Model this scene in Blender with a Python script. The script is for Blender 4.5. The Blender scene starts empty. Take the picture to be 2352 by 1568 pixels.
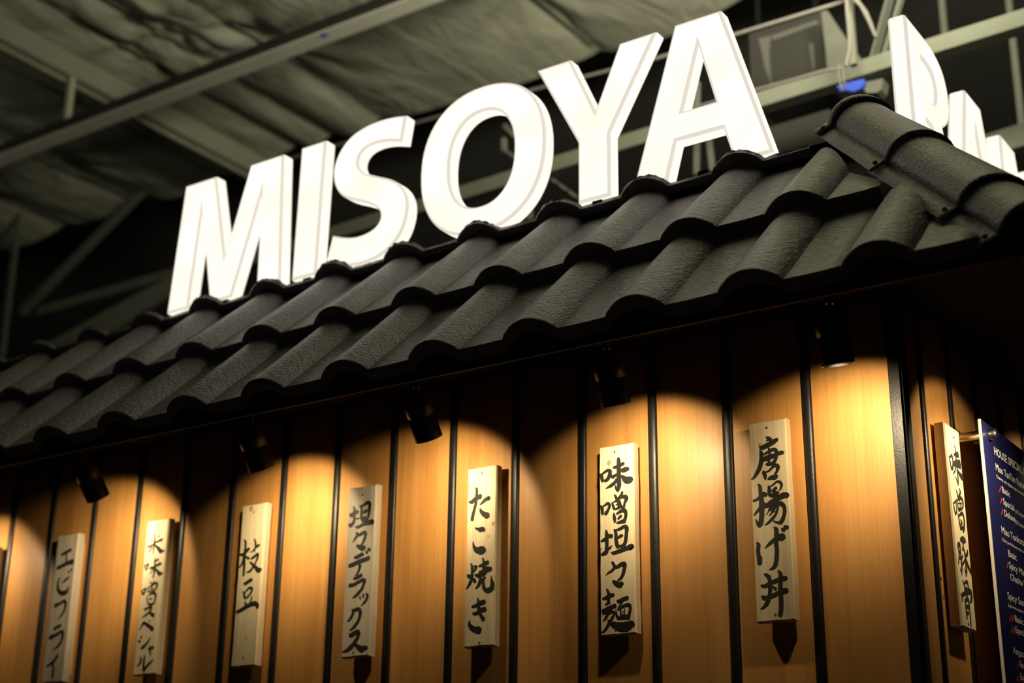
import bpy, bmesh, math, random
import numpy as np
from mathutils import Vector, Matrix, noise

# ------------------------------------------------------------------ frame of reference
# X runs along the front wall (corner of the kiosk at X=0), Y into the building, Z up.
# Heights below are measured from the tops of the wooden plaques; ZO lifts all of it above the floor at the end.
ZO = 2.40
random.seed(7)
sc = bpy.context.scene

# ------------------------------------------------------------------ camera
F_PX, CAM = 3420.198, Vector((0.898819, -2.530421, -0.796041))
R = Matrix(((0.82609378, 0.17793007, 0.53470549), (0.56340128, -0.28125905, -0.77683483), (0.01216848, 0.94299217, -0.33259238)))
cd = bpy.data.cameras.new('camera')
cd.sensor_width = 36.0
cd.lens = 36.0 * F_PX / 2352.0
cd.clip_start = 0.05
cd.clip_end = 100
cd.dof.use_dof = True
cd.dof.focus_distance = 2.82
cd.dof.aperture_fstop = 2.6
cam = bpy.data.objects.new('camera', cd)
sc.collection.objects.link(cam)
cam.matrix_world = Matrix.Translation(CAM) @ R.to_4x4()
sc.camera = cam

# ------------------------------------------------------------------ world, big lights, exposure
w = bpy.data.worlds.new('world'); sc.world = w; w.use_nodes = True
w.node_tree.nodes['Background'].inputs[0].default_value = (0.9, 0.95, 0.8, 1)
w.node_tree.nodes['Background'].inputs[1].default_value = 0.006
sc.view_settings.view_transform = 'Standard'
sc.view_settings.look = 'None'
sc.view_settings.gamma = 1.0
sc.view_settings.exposure = 0.0
sc.view_settings.use_curve_mapping = False

def light(name, typ, loc, energy, color, aim=None, **kw):
    d = bpy.data.lights.new(name, typ); d.energy = energy; d.color = color
    for k, v in kw.items(): setattr(d, k, v)
    o = bpy.data.objects.new(name, d); sc.collection.objects.link(o); o.location = loc
    if aim is not None:
        o.rotation_euler = Vector(aim).to_track_quat('-Z', 'Y').to_euler()
    return o
# first light: unseen shop-hall fluorescents that wash the fabric ceiling from below
light('hall_fill', 'AREA', (0.1, 0.2, 1.55), 44, (1.0, 0.96, 0.72), aim=(-0.52, 0.62, 0.55), shape='RECTANGLE', size=0.9, size_y=0.3, spread=math.radians(110))
light('hall_fill', 'AREA', (-5.2, -0.6, 1.3), 1.2, (1.0, 0.96, 0.74), aim=(0.1, 0.7, 0.7), shape='RECTANGLE', size=0.9, size_y=0.3, spread=math.radians(120))  # fill added to lift the sheet left of the joist, no lamp known there
light('hall_fill', 'AREA', (1.6, 2.6, 0.9), 5, (0.90, 0.96, 0.76), aim=(-0.3, 0.1, 1), shape='RECTANGLE', size=1.5, size_y=0.4)  # unseen fill added for the steel at the upper right
# ------------------------------------------------------------------ helpers
def ray(x, y): return R @ Vector(((x - 1176) / F_PX, -(y - 784) / F_PX, -1.0))
def atY(x, y, Y): d = ray(x, y); return CAM + d * ((Y - CAM.y) / d.y)
def atX(x, y, X): d = ray(x, y); return CAM + d * ((X - CAM.x) / d.x)
def atZ(x, y, Z): d = ray(x, y); return CAM + d * ((Z - CAM.z) / d.z)

def base(o):
    v = Vector((0, 0, 0))
    while o is not None: v += o.location; o = o.parent
    return v
def tag(o, label=None, cat=None, group=None, kind=None):
    for k, v in (('label', label), ('category', cat), ('group', group), ('kind', kind)):
        if v: o[k] = v
    return o
def thing(name, loc, label=None, cat=None, group=None, kind=None):
    o = bpy.data.objects.new(name, None); sc.collection.objects.link(o); o.location = loc; o.empty_display_size = 0.05
    return tag(o, label, cat, group, kind)
class MB:
    """collects shapes in world coordinates, links them as one mesh object"""
    def __init__(s): s.v = []; s.f = []; s.m = []; s.sm = []
    def add(s, vs, fs, mi=0, smooth=False):
        n = len(s.v); s.v += [tuple(v) for v in vs]; s.f += [tuple(i + n for i in f) for f in fs]
        s.m += [mi] * len(fs); s.sm += [smooth] * len(fs)
    def box(s, a, b, mi=0):
        x0, y0, z0 = a; x1, y1, z1 = b
        s.add([(x0, y0, z0), (x1, y0, z0), (x1, y1, z0), (x0, y1, z0), (x0, y0, z1), (x1, y0, z1), (x1, y1, z1), (x0, y1, z1)],
              [(0, 3, 2, 1), (4, 5, 6, 7), (0, 1, 5, 4), (1, 2, 6, 5), (2, 3, 7, 6), (3, 0, 4, 7)], mi)
    def bar(s, p, q, wd, ht, up=(0, 0, 1), mi=0):
        p = Vector(p); q = Vector(q); d = (q - p).normalized(); u = Vector(up); sd = d.cross(u).normalized(); u = sd.cross(d).normalized()
        vs = [e + sd * (a * wd / 2) + u * (b * ht / 2) for e in (p, q) for a, b in ((-1, -1), (1, -1), (1, 1), (-1, 1))]
        s.add(vs, [(0, 1, 2, 3), (7, 6, 5, 4), (0, 4, 5, 1), (1, 5, 6, 2), (2, 6, 7, 3), (3, 7, 4, 0)], mi)
    def tube(s, pts, rad, n=14, mi=0, caps=True):
        pts = [Vector(p) for p in pts]; rs = rad if isinstance(rad, (list, tuple)) else [rad] * len(pts)
        rings = []; ref = None
        for i, p in enumerate(pts):
            d = (pts[min(i + 1, len(pts) - 1)] - pts[max(i - 1, 0)])
            if d.length < 1e-9: d = pts[-1] - pts[0]
            d.normalize()
            if ref is None: ref = Vector((0, 0, 1)) if abs(d.z) < .9 else Vector((1, 0, 0))
            a = d.cross(ref).normalized(); b = a.cross(d).normalized(); ref = b
            rings.append([p + (a * math.cos(t) + b * math.sin(t)) * rs[i] for t in [2 * math.pi * k / n for k in range(n)]])
        vs = [v for r in rings for v in r]; fs = []
        for i in range(len(rings) - 1):
            for k in range(n): fs.append((i * n + k, i * n + (k + 1) % n, (i + 1) * n + (k + 1) % n, (i + 1) * n + k))
        s.add(vs, fs, mi, True)
        if caps:
            s.add(rings[0], [tuple(range(n))[::-1]], mi); s.add(rings[-1], [tuple(range(n))], mi)
    def build(s, name, mats, parent=None, bevel=0, fixn=True):
        me = bpy.data.meshes.new(name); off = base(parent) if parent else Vector((0, 0, 0))
        me.from_pydata([Vector(v) - off for v in s.v], [], s.f)
        for m in (mats if isinstance(mats, (list, tuple)) else [mats]): me.materials.append(m)
        me.polygons.foreach_set('material_index', s.m); me.polygons.foreach_set('use_smooth', s.sm)
        if fixn:
            bm = bmesh.new(); bm.from_mesh(me); bmesh.ops.recalc_face_normals(bm, faces=bm.faces); bm.to_mesh(me); bm.free()
        me.update()
        o = bpy.data.objects.new(name, me); sc.collection.objects.link(o)
        if parent: o.parent = parent
        if bevel:
            md = o.modifiers.new('bevel', 'BEVEL'); md.width = bevel; md.segments = 2; md.limit_method = 'ANGLE'
        return o
def copy_obj(o, parent, loc):
    c = o.copy(); sc.collection.objects.link(c); c.parent = parent; c.location = loc; return c

# ------------------------------------------------------------------ materials
def nodes(name):
    m = bpy.data.materials.new(name); m.use_nodes = True; nt = m.node_tree
    return m, nt, nt.nodes['Principled BSDF']
def simple(name, col, rough=0.5, metal=0.0, spec=0.5, bump=0, bscale=60, coat=0):
    m, nt, b = nodes(name)
    b.inputs['Base Color'].default_value = (*col, 1); b.inputs['Roughness'].default_value = rough
    b.inputs['Metallic'].default_value = metal; b.inputs['Specular IOR Level'].default_value = spec
    b.inputs['Coat Weight'].default_value = coat
    tc = nt.nodes.new('ShaderNodeTexCoord')
    nz = nt.nodes.new('ShaderNodeTexNoise'); nz.inputs['Scale'].default_value = bscale; nz.inputs['Detail'].default_value = 4
    nt.links.new(tc.outputs['Object'], nz.inputs['Vector'])
    mx = nt.nodes.new('ShaderNodeMix'); mx.data_type = 'RGBA'
    mx.inputs[6].default_value = (*[c * .82 for c in col], 1); mx.inputs[7].default_value = (*[min(1, c * 1.12) for c in col], 1)
    nt.links.new(nz.outputs['Fac'], mx.inputs[0]); nt.links.new(mx.outputs[2], b.inputs['Base Color'])
    if bump:
        bp = nt.nodes.new('ShaderNodeBump'); bp.inputs['Strength'].default_value = bump; bp.inputs['Distance'].default_value = 0.001
        nt.links.new(nz.outputs['Fac'], bp.inputs['Height']); nt.links.new(bp.outputs[0], b.inputs['Normal'])
    return m
def wood(name, c1, c2, c3, rough, sx=38, streak=1.0, coat=0.0, bump=.25):
    """straight vertical grain: broad bands + fine lines, offset per object"""
    m, nt, b = nodes(name); L = nt.links.new
    tc = nt.nodes.new('ShaderNodeTexCoord'); oi = nt.nodes.new('ShaderNodeObjectInfo')
    ad = nt.nodes.new('ShaderNodeVectorMath'); ad.operation = 'MULTIPLY_ADD'
    ad.inputs[1].default_value = (17, 17, 9)
    cb = nt.nodes.new('ShaderNodeCombineXYZ')
    for k in range(3): L(oi.outputs['Random'], cb.inputs[k])
    L(cb.outputs[0], ad.inputs[0]); L(tc.outputs['Object'], ad.inputs[2])
    mp = nt.nodes.new('ShaderNodeMapping'); mp.inputs['Scale'].default_value = (sx, sx, sx * .035); L(ad.outputs[0], mp.inputs[0])
    n1 = nt.nodes.new('ShaderNodeTexNoise'); n1.inputs['Scale'].default_value = 1; n1.inputs['Detail'].default_value = 6; n1.inputs['Roughness'].default_value = .6; n1.inputs['Distortion'].default_value = .35
    L(mp.outputs[0], n1.inputs['Vector'])
    mp2 = nt.nodes.new('ShaderNodeMapping'); mp2.inputs['Scale'].default_value = (sx * 9, sx * 9, sx * .12); L(ad.outputs[0], mp2.inputs[0])
    n2 = nt.nodes.new('ShaderNodeTexNoise'); n2.inputs['Scale'].default_value = 1; n2.inputs['Detail'].default_value = 3; L(mp2.outputs[0], n2.inputs['Vector'])
    cr = nt.nodes.new('ShaderNodeValToRGB'); e = cr.color_ramp.elements
    e[0].position = .28; e[0].color = (*c1, 1); e[1].position = .72; e[1].color = (*c3, 1)
    x = e.new(.5); x.color = (*c2, 1)
    L(n1.outputs['Fac'], cr.inputs[0])
    mx = nt.nodes.new('ShaderNodeMix'); mx.data_type = 'RGBA'; mx.blend_type = 'MULTIPLY'; mx.inputs[0].default_value = streak
    rp = nt.nodes.new('ShaderNodeMapRange'); rp.inputs[1].default_value = .35; rp.inputs[2].default_value = .62; rp.inputs[3].default_value = .88; rp.inputs[4].default_value = 1.0
    L(n2.outputs['Fac'], rp.inputs[0]); L(cr.outputs[0], mx.inputs[6]); L(rp.outputs[0], mx.inputs[7])
    hs = nt.nodes.new('ShaderNodeHueSaturation'); L(mx.outputs[2], hs.inputs['Color'])
    r2 = nt.nodes.new('ShaderNodeMapRange'); r2.inputs[3].default_value = .80; r2.inputs[4].default_value = 1.08
    L(oi.outputs['Random'], r2.inputs[0]); L(r2.outputs[0], hs.inputs['Value']); L(hs.outputs[0], b.inputs['Base Color'])
    b.inputs['Roughness'].default_value = rough; b.inputs['Coat Weight'].default_value = coat; b.inputs['Coat Roughness'].default_value = .3
    bp = nt.nodes.new('ShaderNodeBump'); bp.inputs['Strength'].default_value = bump; bp.inputs['Distance'].default_value = .0006
    L(n2.outputs['Fac'], bp.inputs['Height']); L(bp.outputs[0], b.inputs['Normal'])
    return m
def glow(name, col, strength, vary=.0):
    m, nt, b = nodes(name); L = nt.links.new
    b.inputs['Base Color'].default_value = (.05, .05, .05, 1); b.inputs['Roughness'].default_value = .4
    b.inputs['Emission Color'].default_value = (*col, 1); b.inputs['Emission Strength'].default_value = strength
    if vary:
        tc = nt.nodes.new('ShaderNodeTexCoord'); nz = nt.nodes.new('ShaderNodeTexNoise'); nz.inputs['Scale'].default_value = 7; nz.inputs['Detail'].default_value = 1
        L(tc.outputs['Object'], nz.inputs['Vector'])
        mr = nt.nodes.new('ShaderNodeMapRange'); mr.inputs[1].default_value = .3; mr.inputs[2].default_value = .7
        mr.inputs[3].default_value = strength * (1 - vary); mr.inputs[4].default_value = strength * (1 + vary * .4)
        L(nz.outputs['Fac'], mr.inputs[0]); L(mr.outputs[0], b.inputs['Emission Strength'])
    return m
def tile_material(name, axis):
    """black pressed metal with an embossed leather-like finish, ripples running across the rolls"""
    m, nt, b = nodes(name); L = nt.links.new
    tc = nt.nodes.new('ShaderNodeTexCoord')
    mp = nt.nodes.new('ShaderNodeMapping'); mp.inputs['Scale'].default_value = (75, 200, 200) if axis == 0 else (190, 190, 190)
    L(tc.outputs['Object'], mp.inputs[0])
    nz = nt.nodes.new('ShaderNodeTexNoise'); nz.inputs['Scale'].default_value = 1; nz.inputs['Detail'].default_value = 3; nz.inputs['Distortion'].default_value = .6
    L(mp.outputs[0], nz.inputs['Vector'])
    bp = nt.nodes.new('ShaderNodeBump'); bp.inputs['Strength'].default_value = 1.0; bp.inputs['Distance'].default_value = .0035
    L(nz.outputs['Fac'], bp.inputs['Height']); L(bp.outputs[0], b.inputs['Normal'])
    n2 = nt.nodes.new('ShaderNodeTexNoise'); n2.inputs['Scale'].default_value = 14; n2.inputs['Detail'].default_value = 4; L(tc.outputs['Object'], n2.inputs['Vector'])
    cr = nt.nodes.new('ShaderNodeValToRGB'); e = cr.color_ramp.elements
    e[0].position = .3; e[0].color = (.275, .243, .245, 1); e[1].position = .7; e[1].color = (.34, .30, .302, 1)
    L(n2.outputs['Fac'], cr.inputs[0]); L(cr.outputs[0], b.inputs['Base Color'])
    b.inputs['Roughness'].default_value = .38; b.inputs['Specular IOR Level'].default_value = .9
    return m
M = {}
M['black'] = simple('black_paint', (.005, .005, .005), .7, spec=.12, bump=.2, bscale=200)
M['batten'] = simple('black_batten', (.010, .010, .011), .40, spec=.45, bump=.3, bscale=260)
M['can'] = simple('lamp_black', (.03, .03, .03), .38, bump=.1, bscale=300)
M['tile'] = tile_material('tile_black', 0)
M['cap'] = tile_material('ridge_black', 1)
M['panel'] = wood('hemlock_panel', (.50, .225, .050), (.57, .275, .072), (.64, .33, .10), .50, sx=20, coat=.10)
M['pine'] = wood('pine_board', (.70, .56, .34), (.80, .68, .44), (.86, .76, .53), .6, sx=60, streak=.7)
M['pine_grey'] = wood('weathered_pine', (.44, .39, .30), (.54, .48, .375), (.64, .575, .455), .7, sx=60, streak=.8)
M['pine_end'] = simple('pine_end_grain', (.62, .46, .26), .8, bump=.5, bscale=300)
M['knot'] = simple('pine_knot', (.50, .25, .09), .6, bscale=400)
M['hole'] = simple('nail_hole', (.05, .04, .03), .7)
M['ink'] = simple('brush_ink', (.022, .021, .018), .55, spec=.35, bscale=150)
M['letter'] = glow('letter_face_white', (1.0, .92, .765), 1.30, .17)
M['side'] = glow('letter_side_white', (1.0, .92, .77), 1.22, .08)
M['trim'] = glow('letter_trim', (1.0, .91, .78), .78)
M['alu'] = simple('aluminium', (.55, .53, .50), .35, metal=.8)
M['steel'] = simple('brushed_steel', (.62, .60, .57), .28, metal=1)
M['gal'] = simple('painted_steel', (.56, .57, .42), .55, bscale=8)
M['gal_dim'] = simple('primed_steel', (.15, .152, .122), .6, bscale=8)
M['joist'] = simple('joist_paint', (.34, .345, .26), .55, bscale=8)
M['beam'] = simple('beam_lit_paint', (.80, .78, .64), .5, bscale=8)  # bottom flange only: light from below put into a paler colour
M['strut'] = simple('strut_paint', (.20, .205, .155), .55, bscale=8)
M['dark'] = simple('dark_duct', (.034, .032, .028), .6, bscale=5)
M['wire'] = simple('grey_cable', (.20, .18, .165), .5)
M['blue'] = simple('blue_tape', (.05, .10, .62), .5)
M['board'] = simple('navy_print', (.014, .016, .085), .33, spec=.5, bscale=3)
M['acry'] = simple('acrylic_edge', (.62, .58, .52), .4)
M['white'] = simple('white_print', (.90, .88, .83), .4)
M['red'] = simple('red_print', (.75, .05, .02), .4)
M['green'] = simple('green_print', (.02, .14, .05), .4)
M['lens'] = glow('lamp_lens', (1.0, .80, .52), 1.0)
M['floor'] = simple('floor_tile', (.10, .09, .08), .5, bscale=3)
M['deck'] = simple('ceiling_deck', (.11, .105, .09), .8, bscale=2)

def fabric_material():
    m, nt, b = nodes('insulation_sheet'); L = nt.links.new
    tc = nt.nodes.new('ShaderNodeTexCoord')
    mp = nt.nodes.new('ShaderNodeMapping'); mp.inputs['Scale'].default_value = (2.2, .8, 1); mp.inputs['Rotation'].default_value = (0, 0, .35); L(tc.outputs['Object'], mp.inputs[0])
    nz = nt.nodes.new('ShaderNodeTexNoise'); nz.inputs['Scale'].default_value = 2.2; nz.inputs['Detail'].default_value = 5; nz.inputs['Distortion'].default_value = 1.4; L(mp.outputs[0], nz.inputs['Vector'])
    bp = nt.nodes.new('ShaderNodeBump'); bp.inputs['Strength'].default_value = .4; bp.inputs['Distance'].default_value = .08
    L(nz.outputs['Fac'], bp.inputs['Height']); L(bp.outputs[0], b.inputs['Normal'])
    cr = nt.nodes.new('ShaderNodeValToRGB'); e = cr.color_ramp.elements
    e[0].color = (.42, .415, .31, 1); e[1].color = (.54, .53, .41, 1); L(nz.outputs['Fac'], cr.inputs[0]); L(cr.outputs[0], b.inputs['Base Color'])
    b.inputs['Roughness'].default_value = .6
    return m
M['fabric'] = fabric_material()

# ================================================================== THE SETTING
fl = MB(); fl.box((-12, -8, -2.46), (6, 10, -2.40)); tag(fl.build('floor', M['floor']), 'dark hall floor', kind='structure')

# ceiling of the hall: insulation sheet pinned up between joists, ending over the kiosk
SH = 2.80
seams = [atZ(112, 0, SH).x, atZ(258, 0, SH).x, atZ(545, 55, SH).x, atZ(1300, 50, SH).x]
sx = sorted(seams + [seams[0] - .62, seams[0] - 1.25, seams[0] - 1.9, seams[0] - 2.6, seams[0] - 3.3] + [seams[3] + .8, seams[3] + 1.6])
pins = [(x, y) for x in sx for y in (-.35, .75, 1.75)]
def sheet_z(x, y):
    i = max([k for k in range(len(sx)) if sx[k] <= x] or [0]); j = min(i + 1, len(sx) - 1)
    t = (x - sx[i]) / max(.01, sx[j] - sx[i]) if sx[j] > sx[i] else 0
    t = min(1, max(0, t)); z = SH - .055 * math.sin(math.pi * t) ** .6
    z += .04 * noise.noise(Vector((x * 1.0, y * .7, 1.0))) + .010 * noise.noise(Vector((x * 3.5, y * 1.6, 4.0)))
    for k, (px, py) in enumerate(pins):
        dx = x - px - .12 * math.sin(k * 2.3); dy = y - py - .3 * math.cos(k * 1.7); r = math.hypot(dx, dy)
        if r < .55:
            a = math.atan2(dy, dx); f = (1 - r / .55)
            z += .035 * f * math.sin(a * 9 + k * 1.9 + 2 * math.sin(a + k)) * min(1, r * 8) * .6 + .05 * f ** 3
    return z
nx, ny = 260, 200; X0, X1, Y0, Y1 = -8.5, .6, -4.2, 2.68
vs = [(X0 + (X1 - X0) * i / nx, Y0 + (Y1 - Y0) * j / ny, 0) for j in range(ny + 1) for i in range(nx + 1)]
vs = [(x, y + (.03 * math.sin(x * 2.1) if y > 2.6 else 0), sheet_z(x, y)) for x, y, z in vs]
fs = [(j * (nx + 1) + i, j * (nx + 1) + i + 1, (j + 1) * (nx + 1) + i + 1, (j + 1) * (nx + 1) + i) for j in range(ny) for i in range(nx)]
b = MB(); b.add(vs, fs, 0, True); ceiling = thing('ceiling', (0, 0, SH), 'wrinkled grey-green insulation sheet ceiling', kind='structure')
b.build('insulation_sheet', M['fabric'], ceiling, fixn=False)
b = MB(); b.box((-12, -4.5, 3.45), (6, 9.5, 3.55)); b.build('deck', M['deck'], ceiling)
b = MB()
for x in sx[1:-1]: b.tube([(x, Y0, SH - .012), (x, 2.64, SH - .012)], .007, 6)
o = b.build('batten_wire', M['gal_dim'], ceiling); o['kind'] = 'stuff'
b = MB(); b.box((-12, 9.4, -2.4), (6, 9.55, 3.5)); tag(b.build('wall_back', M['dark']), 'dark far wall', kind='structure')
b = MB(); b.box((-12.1, -4, -2.4), (-12, 9.5, 3.5)); tag(b.build('wall_left', M['dark']), 'dark far wall on the left', kind='structure')

# ---- front wall of the kiosk: upright hemlock panels between black rounded battens
P = 0.166
TOPZ, BOTZ = .30, -2.39
wf = thing('wall_front', (0, 0, 0), 'kiosk wall of upright golden wood panels and black battens', kind='structure')
b = MB(); b.box((-3.9, .006, BOTZ), (.0, .02, TOPZ)); b.build('backing', M['black'], wf)
def batten_mesh(parent, x, y, facing):
    b = MB(); n = 8; hw = .0098; pr = .006; prof = [(-hw, .004)] + [(-hw * math.cos(math.pi * k / n), -pr * math.sin(math.pi * k / n) ** .7) for k in range(n + 1)] + [(hw, .004)]
    vs = []
    for z in (BOTZ, TOPZ):
        for a, d in prof: vs.append((x + a, y + d, z) if facing == 'y' else (x - d, y + a, z))
    m = len(prof); b.add(vs, [(i, i + 1, m + i + 1, m + i) for i in range(m - 1)], 0, True)
    return b.build('batten', M['batten'], parent)
def panel_mesh(parent, x0, x1, y, facing):
    b = MB(); g = .0015
    if facing == 'y': b.box((x0 + g, y, BOTZ), (x1 - g, y + .008, TOPZ))
    else: b.box((y - .008, x0 + g, BOTZ), (y, x1 - g, TOPZ))
    return b.build('wood_panel', M['panel'], parent, bevel=.0008)
xs = [-P * k for k in range(1, 22)]
for x in xs: batten_mesh(wf, x + .001, 0, 'y')
edges = [0] + xs
for k in range(len(edges) - 1):
    panel_mesh(wf, edges[k + 1] + .0092, edges[k] - (.0092 if k else 0), .0, 'y')
# ---- side wall
SX = .018
wr = thing('wall_right', (SX, 0, 0), 'side wall of the kiosk, same panels seen at a slant', kind='structure')
b = MB(); b.box((SX - .02, .03, BOTZ), (SX - .006, 4.2, TOPZ)); b.build('backing', M['black'], wr)
ys = [.1114 + P * k for k in range(0, 24)]
for y in ys: batten_mesh(wr, SX, y, 'x')
ed = [.022] + ys
for k in range(len(ed) - 1): panel_mesh(wr, ed[k] + (.0092 if k else 0), ed[k + 1] - .0092, SX, 'x')
b = MB(); b.box((-.001, -.009, BOTZ), (.026, .0, TOPZ)); b.box((.0185, -.009, BOTZ), (.026, .022, TOPZ)); b.box((-.001, 0, BOTZ), (.0185, .022, TOPZ))
tag(b.build('trim_1', M['batten'], bevel=.0015), 'black metal corner post of the kiosk', kind='structure')

# ================================================================== ROOF
W = .218; E0 = Vector((-.7118, -.4536, .1284)); DB = Vector((0, .207, .2223)); DT = Vector((0, .228, .2313))
th = math.radians(46.7); N = Vector((0, -math.sin(th), math.cos(th))); U = Vector((0, math.cos(th), math.sin(th)))
roof = thing('tiled_roof', (0, 0, .1), 'black roof skirt of wavy metal tiles with a capped hip above the wood wall', 'roof')
RIS = .0275
def prof_pts():
    a, bx = -.075, .045; pts = []
    for k in range(19):
        t = k / 18; pts.append((a + (bx - a) * t, -.030 + .032 * math.sin(math.pi * t) ** .72))
    return pts
ROLL = prof_pts(); PAN = [(.045, -.030), (.07, -.0298), (.11, -.0292), (.143, -.0285), (.1435, -.0300)]
def tile_mb(row_vec, length_extra=.012, rag=False, seed=0):
    """one roll and its pan; origin at the crest of the front edge"""
    b = MB()
    if rag: run = U * .013
    else:
        tgt = row_vec - N * RIS; run = tgt + tgt.normalized() * length_extra
    for strip in (ROLL, PAN):
        n = len(strip); rings = []
        # lip return, riser bottom, riser top (rounded), sheet in steps
        def ring(off): return [Vector((x, 0, 0)) + N * z + off for x, z in strip]
        rings.append(ring(-N * (RIS + .001) + U * .011)); rings.append(ring(-N * RIS + U * .0005)); rings.append(ring(-N * .012 - U * .0012)); rings.append(ring(-N * .0022 - U * .0008)); rings.append(ring(U * .0018 + N * .0003))
        rings.append(ring(U * .006)); 
        K = 3 if rag else 6
        for k in range(1, K + 1): rings.append(ring(run * (k / K)))
        if rag:
            for i, v in enumerate(rings[-1]):
                j = noise.noise(Vector((strip[i][0] * 60 + seed * 7, seed, .3))); rings[-1][i] = v + U * (.005 * j) + N * (.002 + .006 * noise.noise(Vector((strip[i][0] * 90, seed * 3., 5))))
        for part in (rings[:2], rings[1:4], rings[3:]):          # return, riser and sheet meet at crisp folds
            vs = [v for r in part for v in r]
            fs = [(i * n + k, i * n + k + 1, (i + 1) * n + k + 1, (i + 1) * n + k) for i in range(len(part) - 1) for k in range(n - 1)]
            b.add(vs, fs, 0, True)
    return b
def clip(o, co, no):
    bm = bmesh.new(); bm.from_mesh(o.data); co = Vector(co) - base(o)
    bmesh.ops.bisect_plane(bm, geom=list(bm.verts) + list(bm.edges) + list(bm.faces), plane_co=co, plane_no=no, clear_outer=True)
    bm.to_mesh(o.data); bm.free()
NCOL = 12
def lay(origin, mbf, first, last, name='roof_tile'):
    proto = None
    for k in range(first, last + 1):
        loc = origin + Vector((W * k, 0, 0))
        xr = loc.x + .15; ymax = (origin + DB).y
        crosses = xr > -(ymax) - .02
        if crosses or proto is None or name == 'top_lip':
            b = mbf(k); b.v = [tuple(Vector(v) + loc) for v in b.v]; o = b.build(name, M['tile'], roof, fixn=False)
            off = loc - base(roof); o.data.transform(Matrix.Translation(-off)); o.location = off
            if crosses: clip(o, (-.057, -.057, 0), (1, 1, 0))
            elif proto is None: proto = o
            if len(o.data.vertices) == 0 or max(v.co.x for v in o.data.vertices) - min(v.co.x for v in o.data.vertices) < .10: bpy.data.objects.remove(o)
        else: copy_obj(proto, roof, loc - base(roof))
lay(E0, lambda k: tile_mb(DB), -10, 5)
lay(E0 + DB, lambda k: tile_mb(DT), -10, 4)
lay(E0 + DB + DT, lambda k: tile_mb(DT, rag=True, seed=k + 20), -10, 3, 'top_lip')
# side slope: the same tiles mirrored about the hip; only its first courses can be glimpsed
def mirror_tile(o):
    me = o.data.copy(); off = base(o)
    for v in me.vertices:
        p = v.co + off; v.co = Vector((-p.y, -p.x, p.z)) - base(roof)
    me.flip_normals(); c = bpy.data.objects.new('roof_tile', me); sc.collection.objects.link(c); c.parent = roof
for o in [c for c in roof.children if c.name.startswith('roof_tile')]:
    if base(o).x > -1.4: mirror_tile(o)
# deck, fascia and soffit
EY = -.462
b = MB()
p0 = E0 - N * .066 + U * .004; p1 = E0 + DB + DT - N * .066
for q, rr in (('f', 1),):
    b.add([(-3.4, p0.y, p0.z), (-p0.y, p0.y, p0.z), (-p1.y, p1.y, p1.z), (-3.4, p1.y, p1.z)], [(0, 1, 2, 3)])
    b.add([(-p0.y, 3.4, p0.z), (-p0.y, p0.y, p0.z), (-p1.y, p1.y, p1.z), (-p1.y, 3.4, p1.z)], [(0, 1, 2, 3)])
b.build('deck', M['black'], roof)
b = MB(); b.box((-3.4, -.404, .078), (.404, -.396, .104)); b.box((.396, -.404, .078), (.404, 3.4, .104)); b.build('fascia', M['black'], roof, bevel=.001)
b = MB(); b.box((-3.4, -.262, .214), (.262, .0, .220)); b.box((.03, 0, .214), (.262, 3.4, .220))
b.add([(-3.4, -.397, .086), (.397, -.397, .086), (.262, -.262, .216), (-3.4, -.262, .216)], [(0, 1, 2, 3)])
b.add([(.397, -.397, .086), (.397, 3.4, .086), (.262, 3.4, .216), (.262, -.262, .216)], [(0, 1, 2, 3)])
b.build('soffit', M['black'], roof)
# upstand the letters are fixed to
b = MB(); b.box((-3.4, .014, .30), (.0, .060, .574)); b.box((-.060, .014, .30), (-.014, 3.4, .574)); b.build('sign_rail', M['black'], roof, bevel=.002)
b = MB(); b.box((-3.2, .061, .560), (-.02, .065, .592)); b.build('rail_angle', M['alu'], roof)
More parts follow.
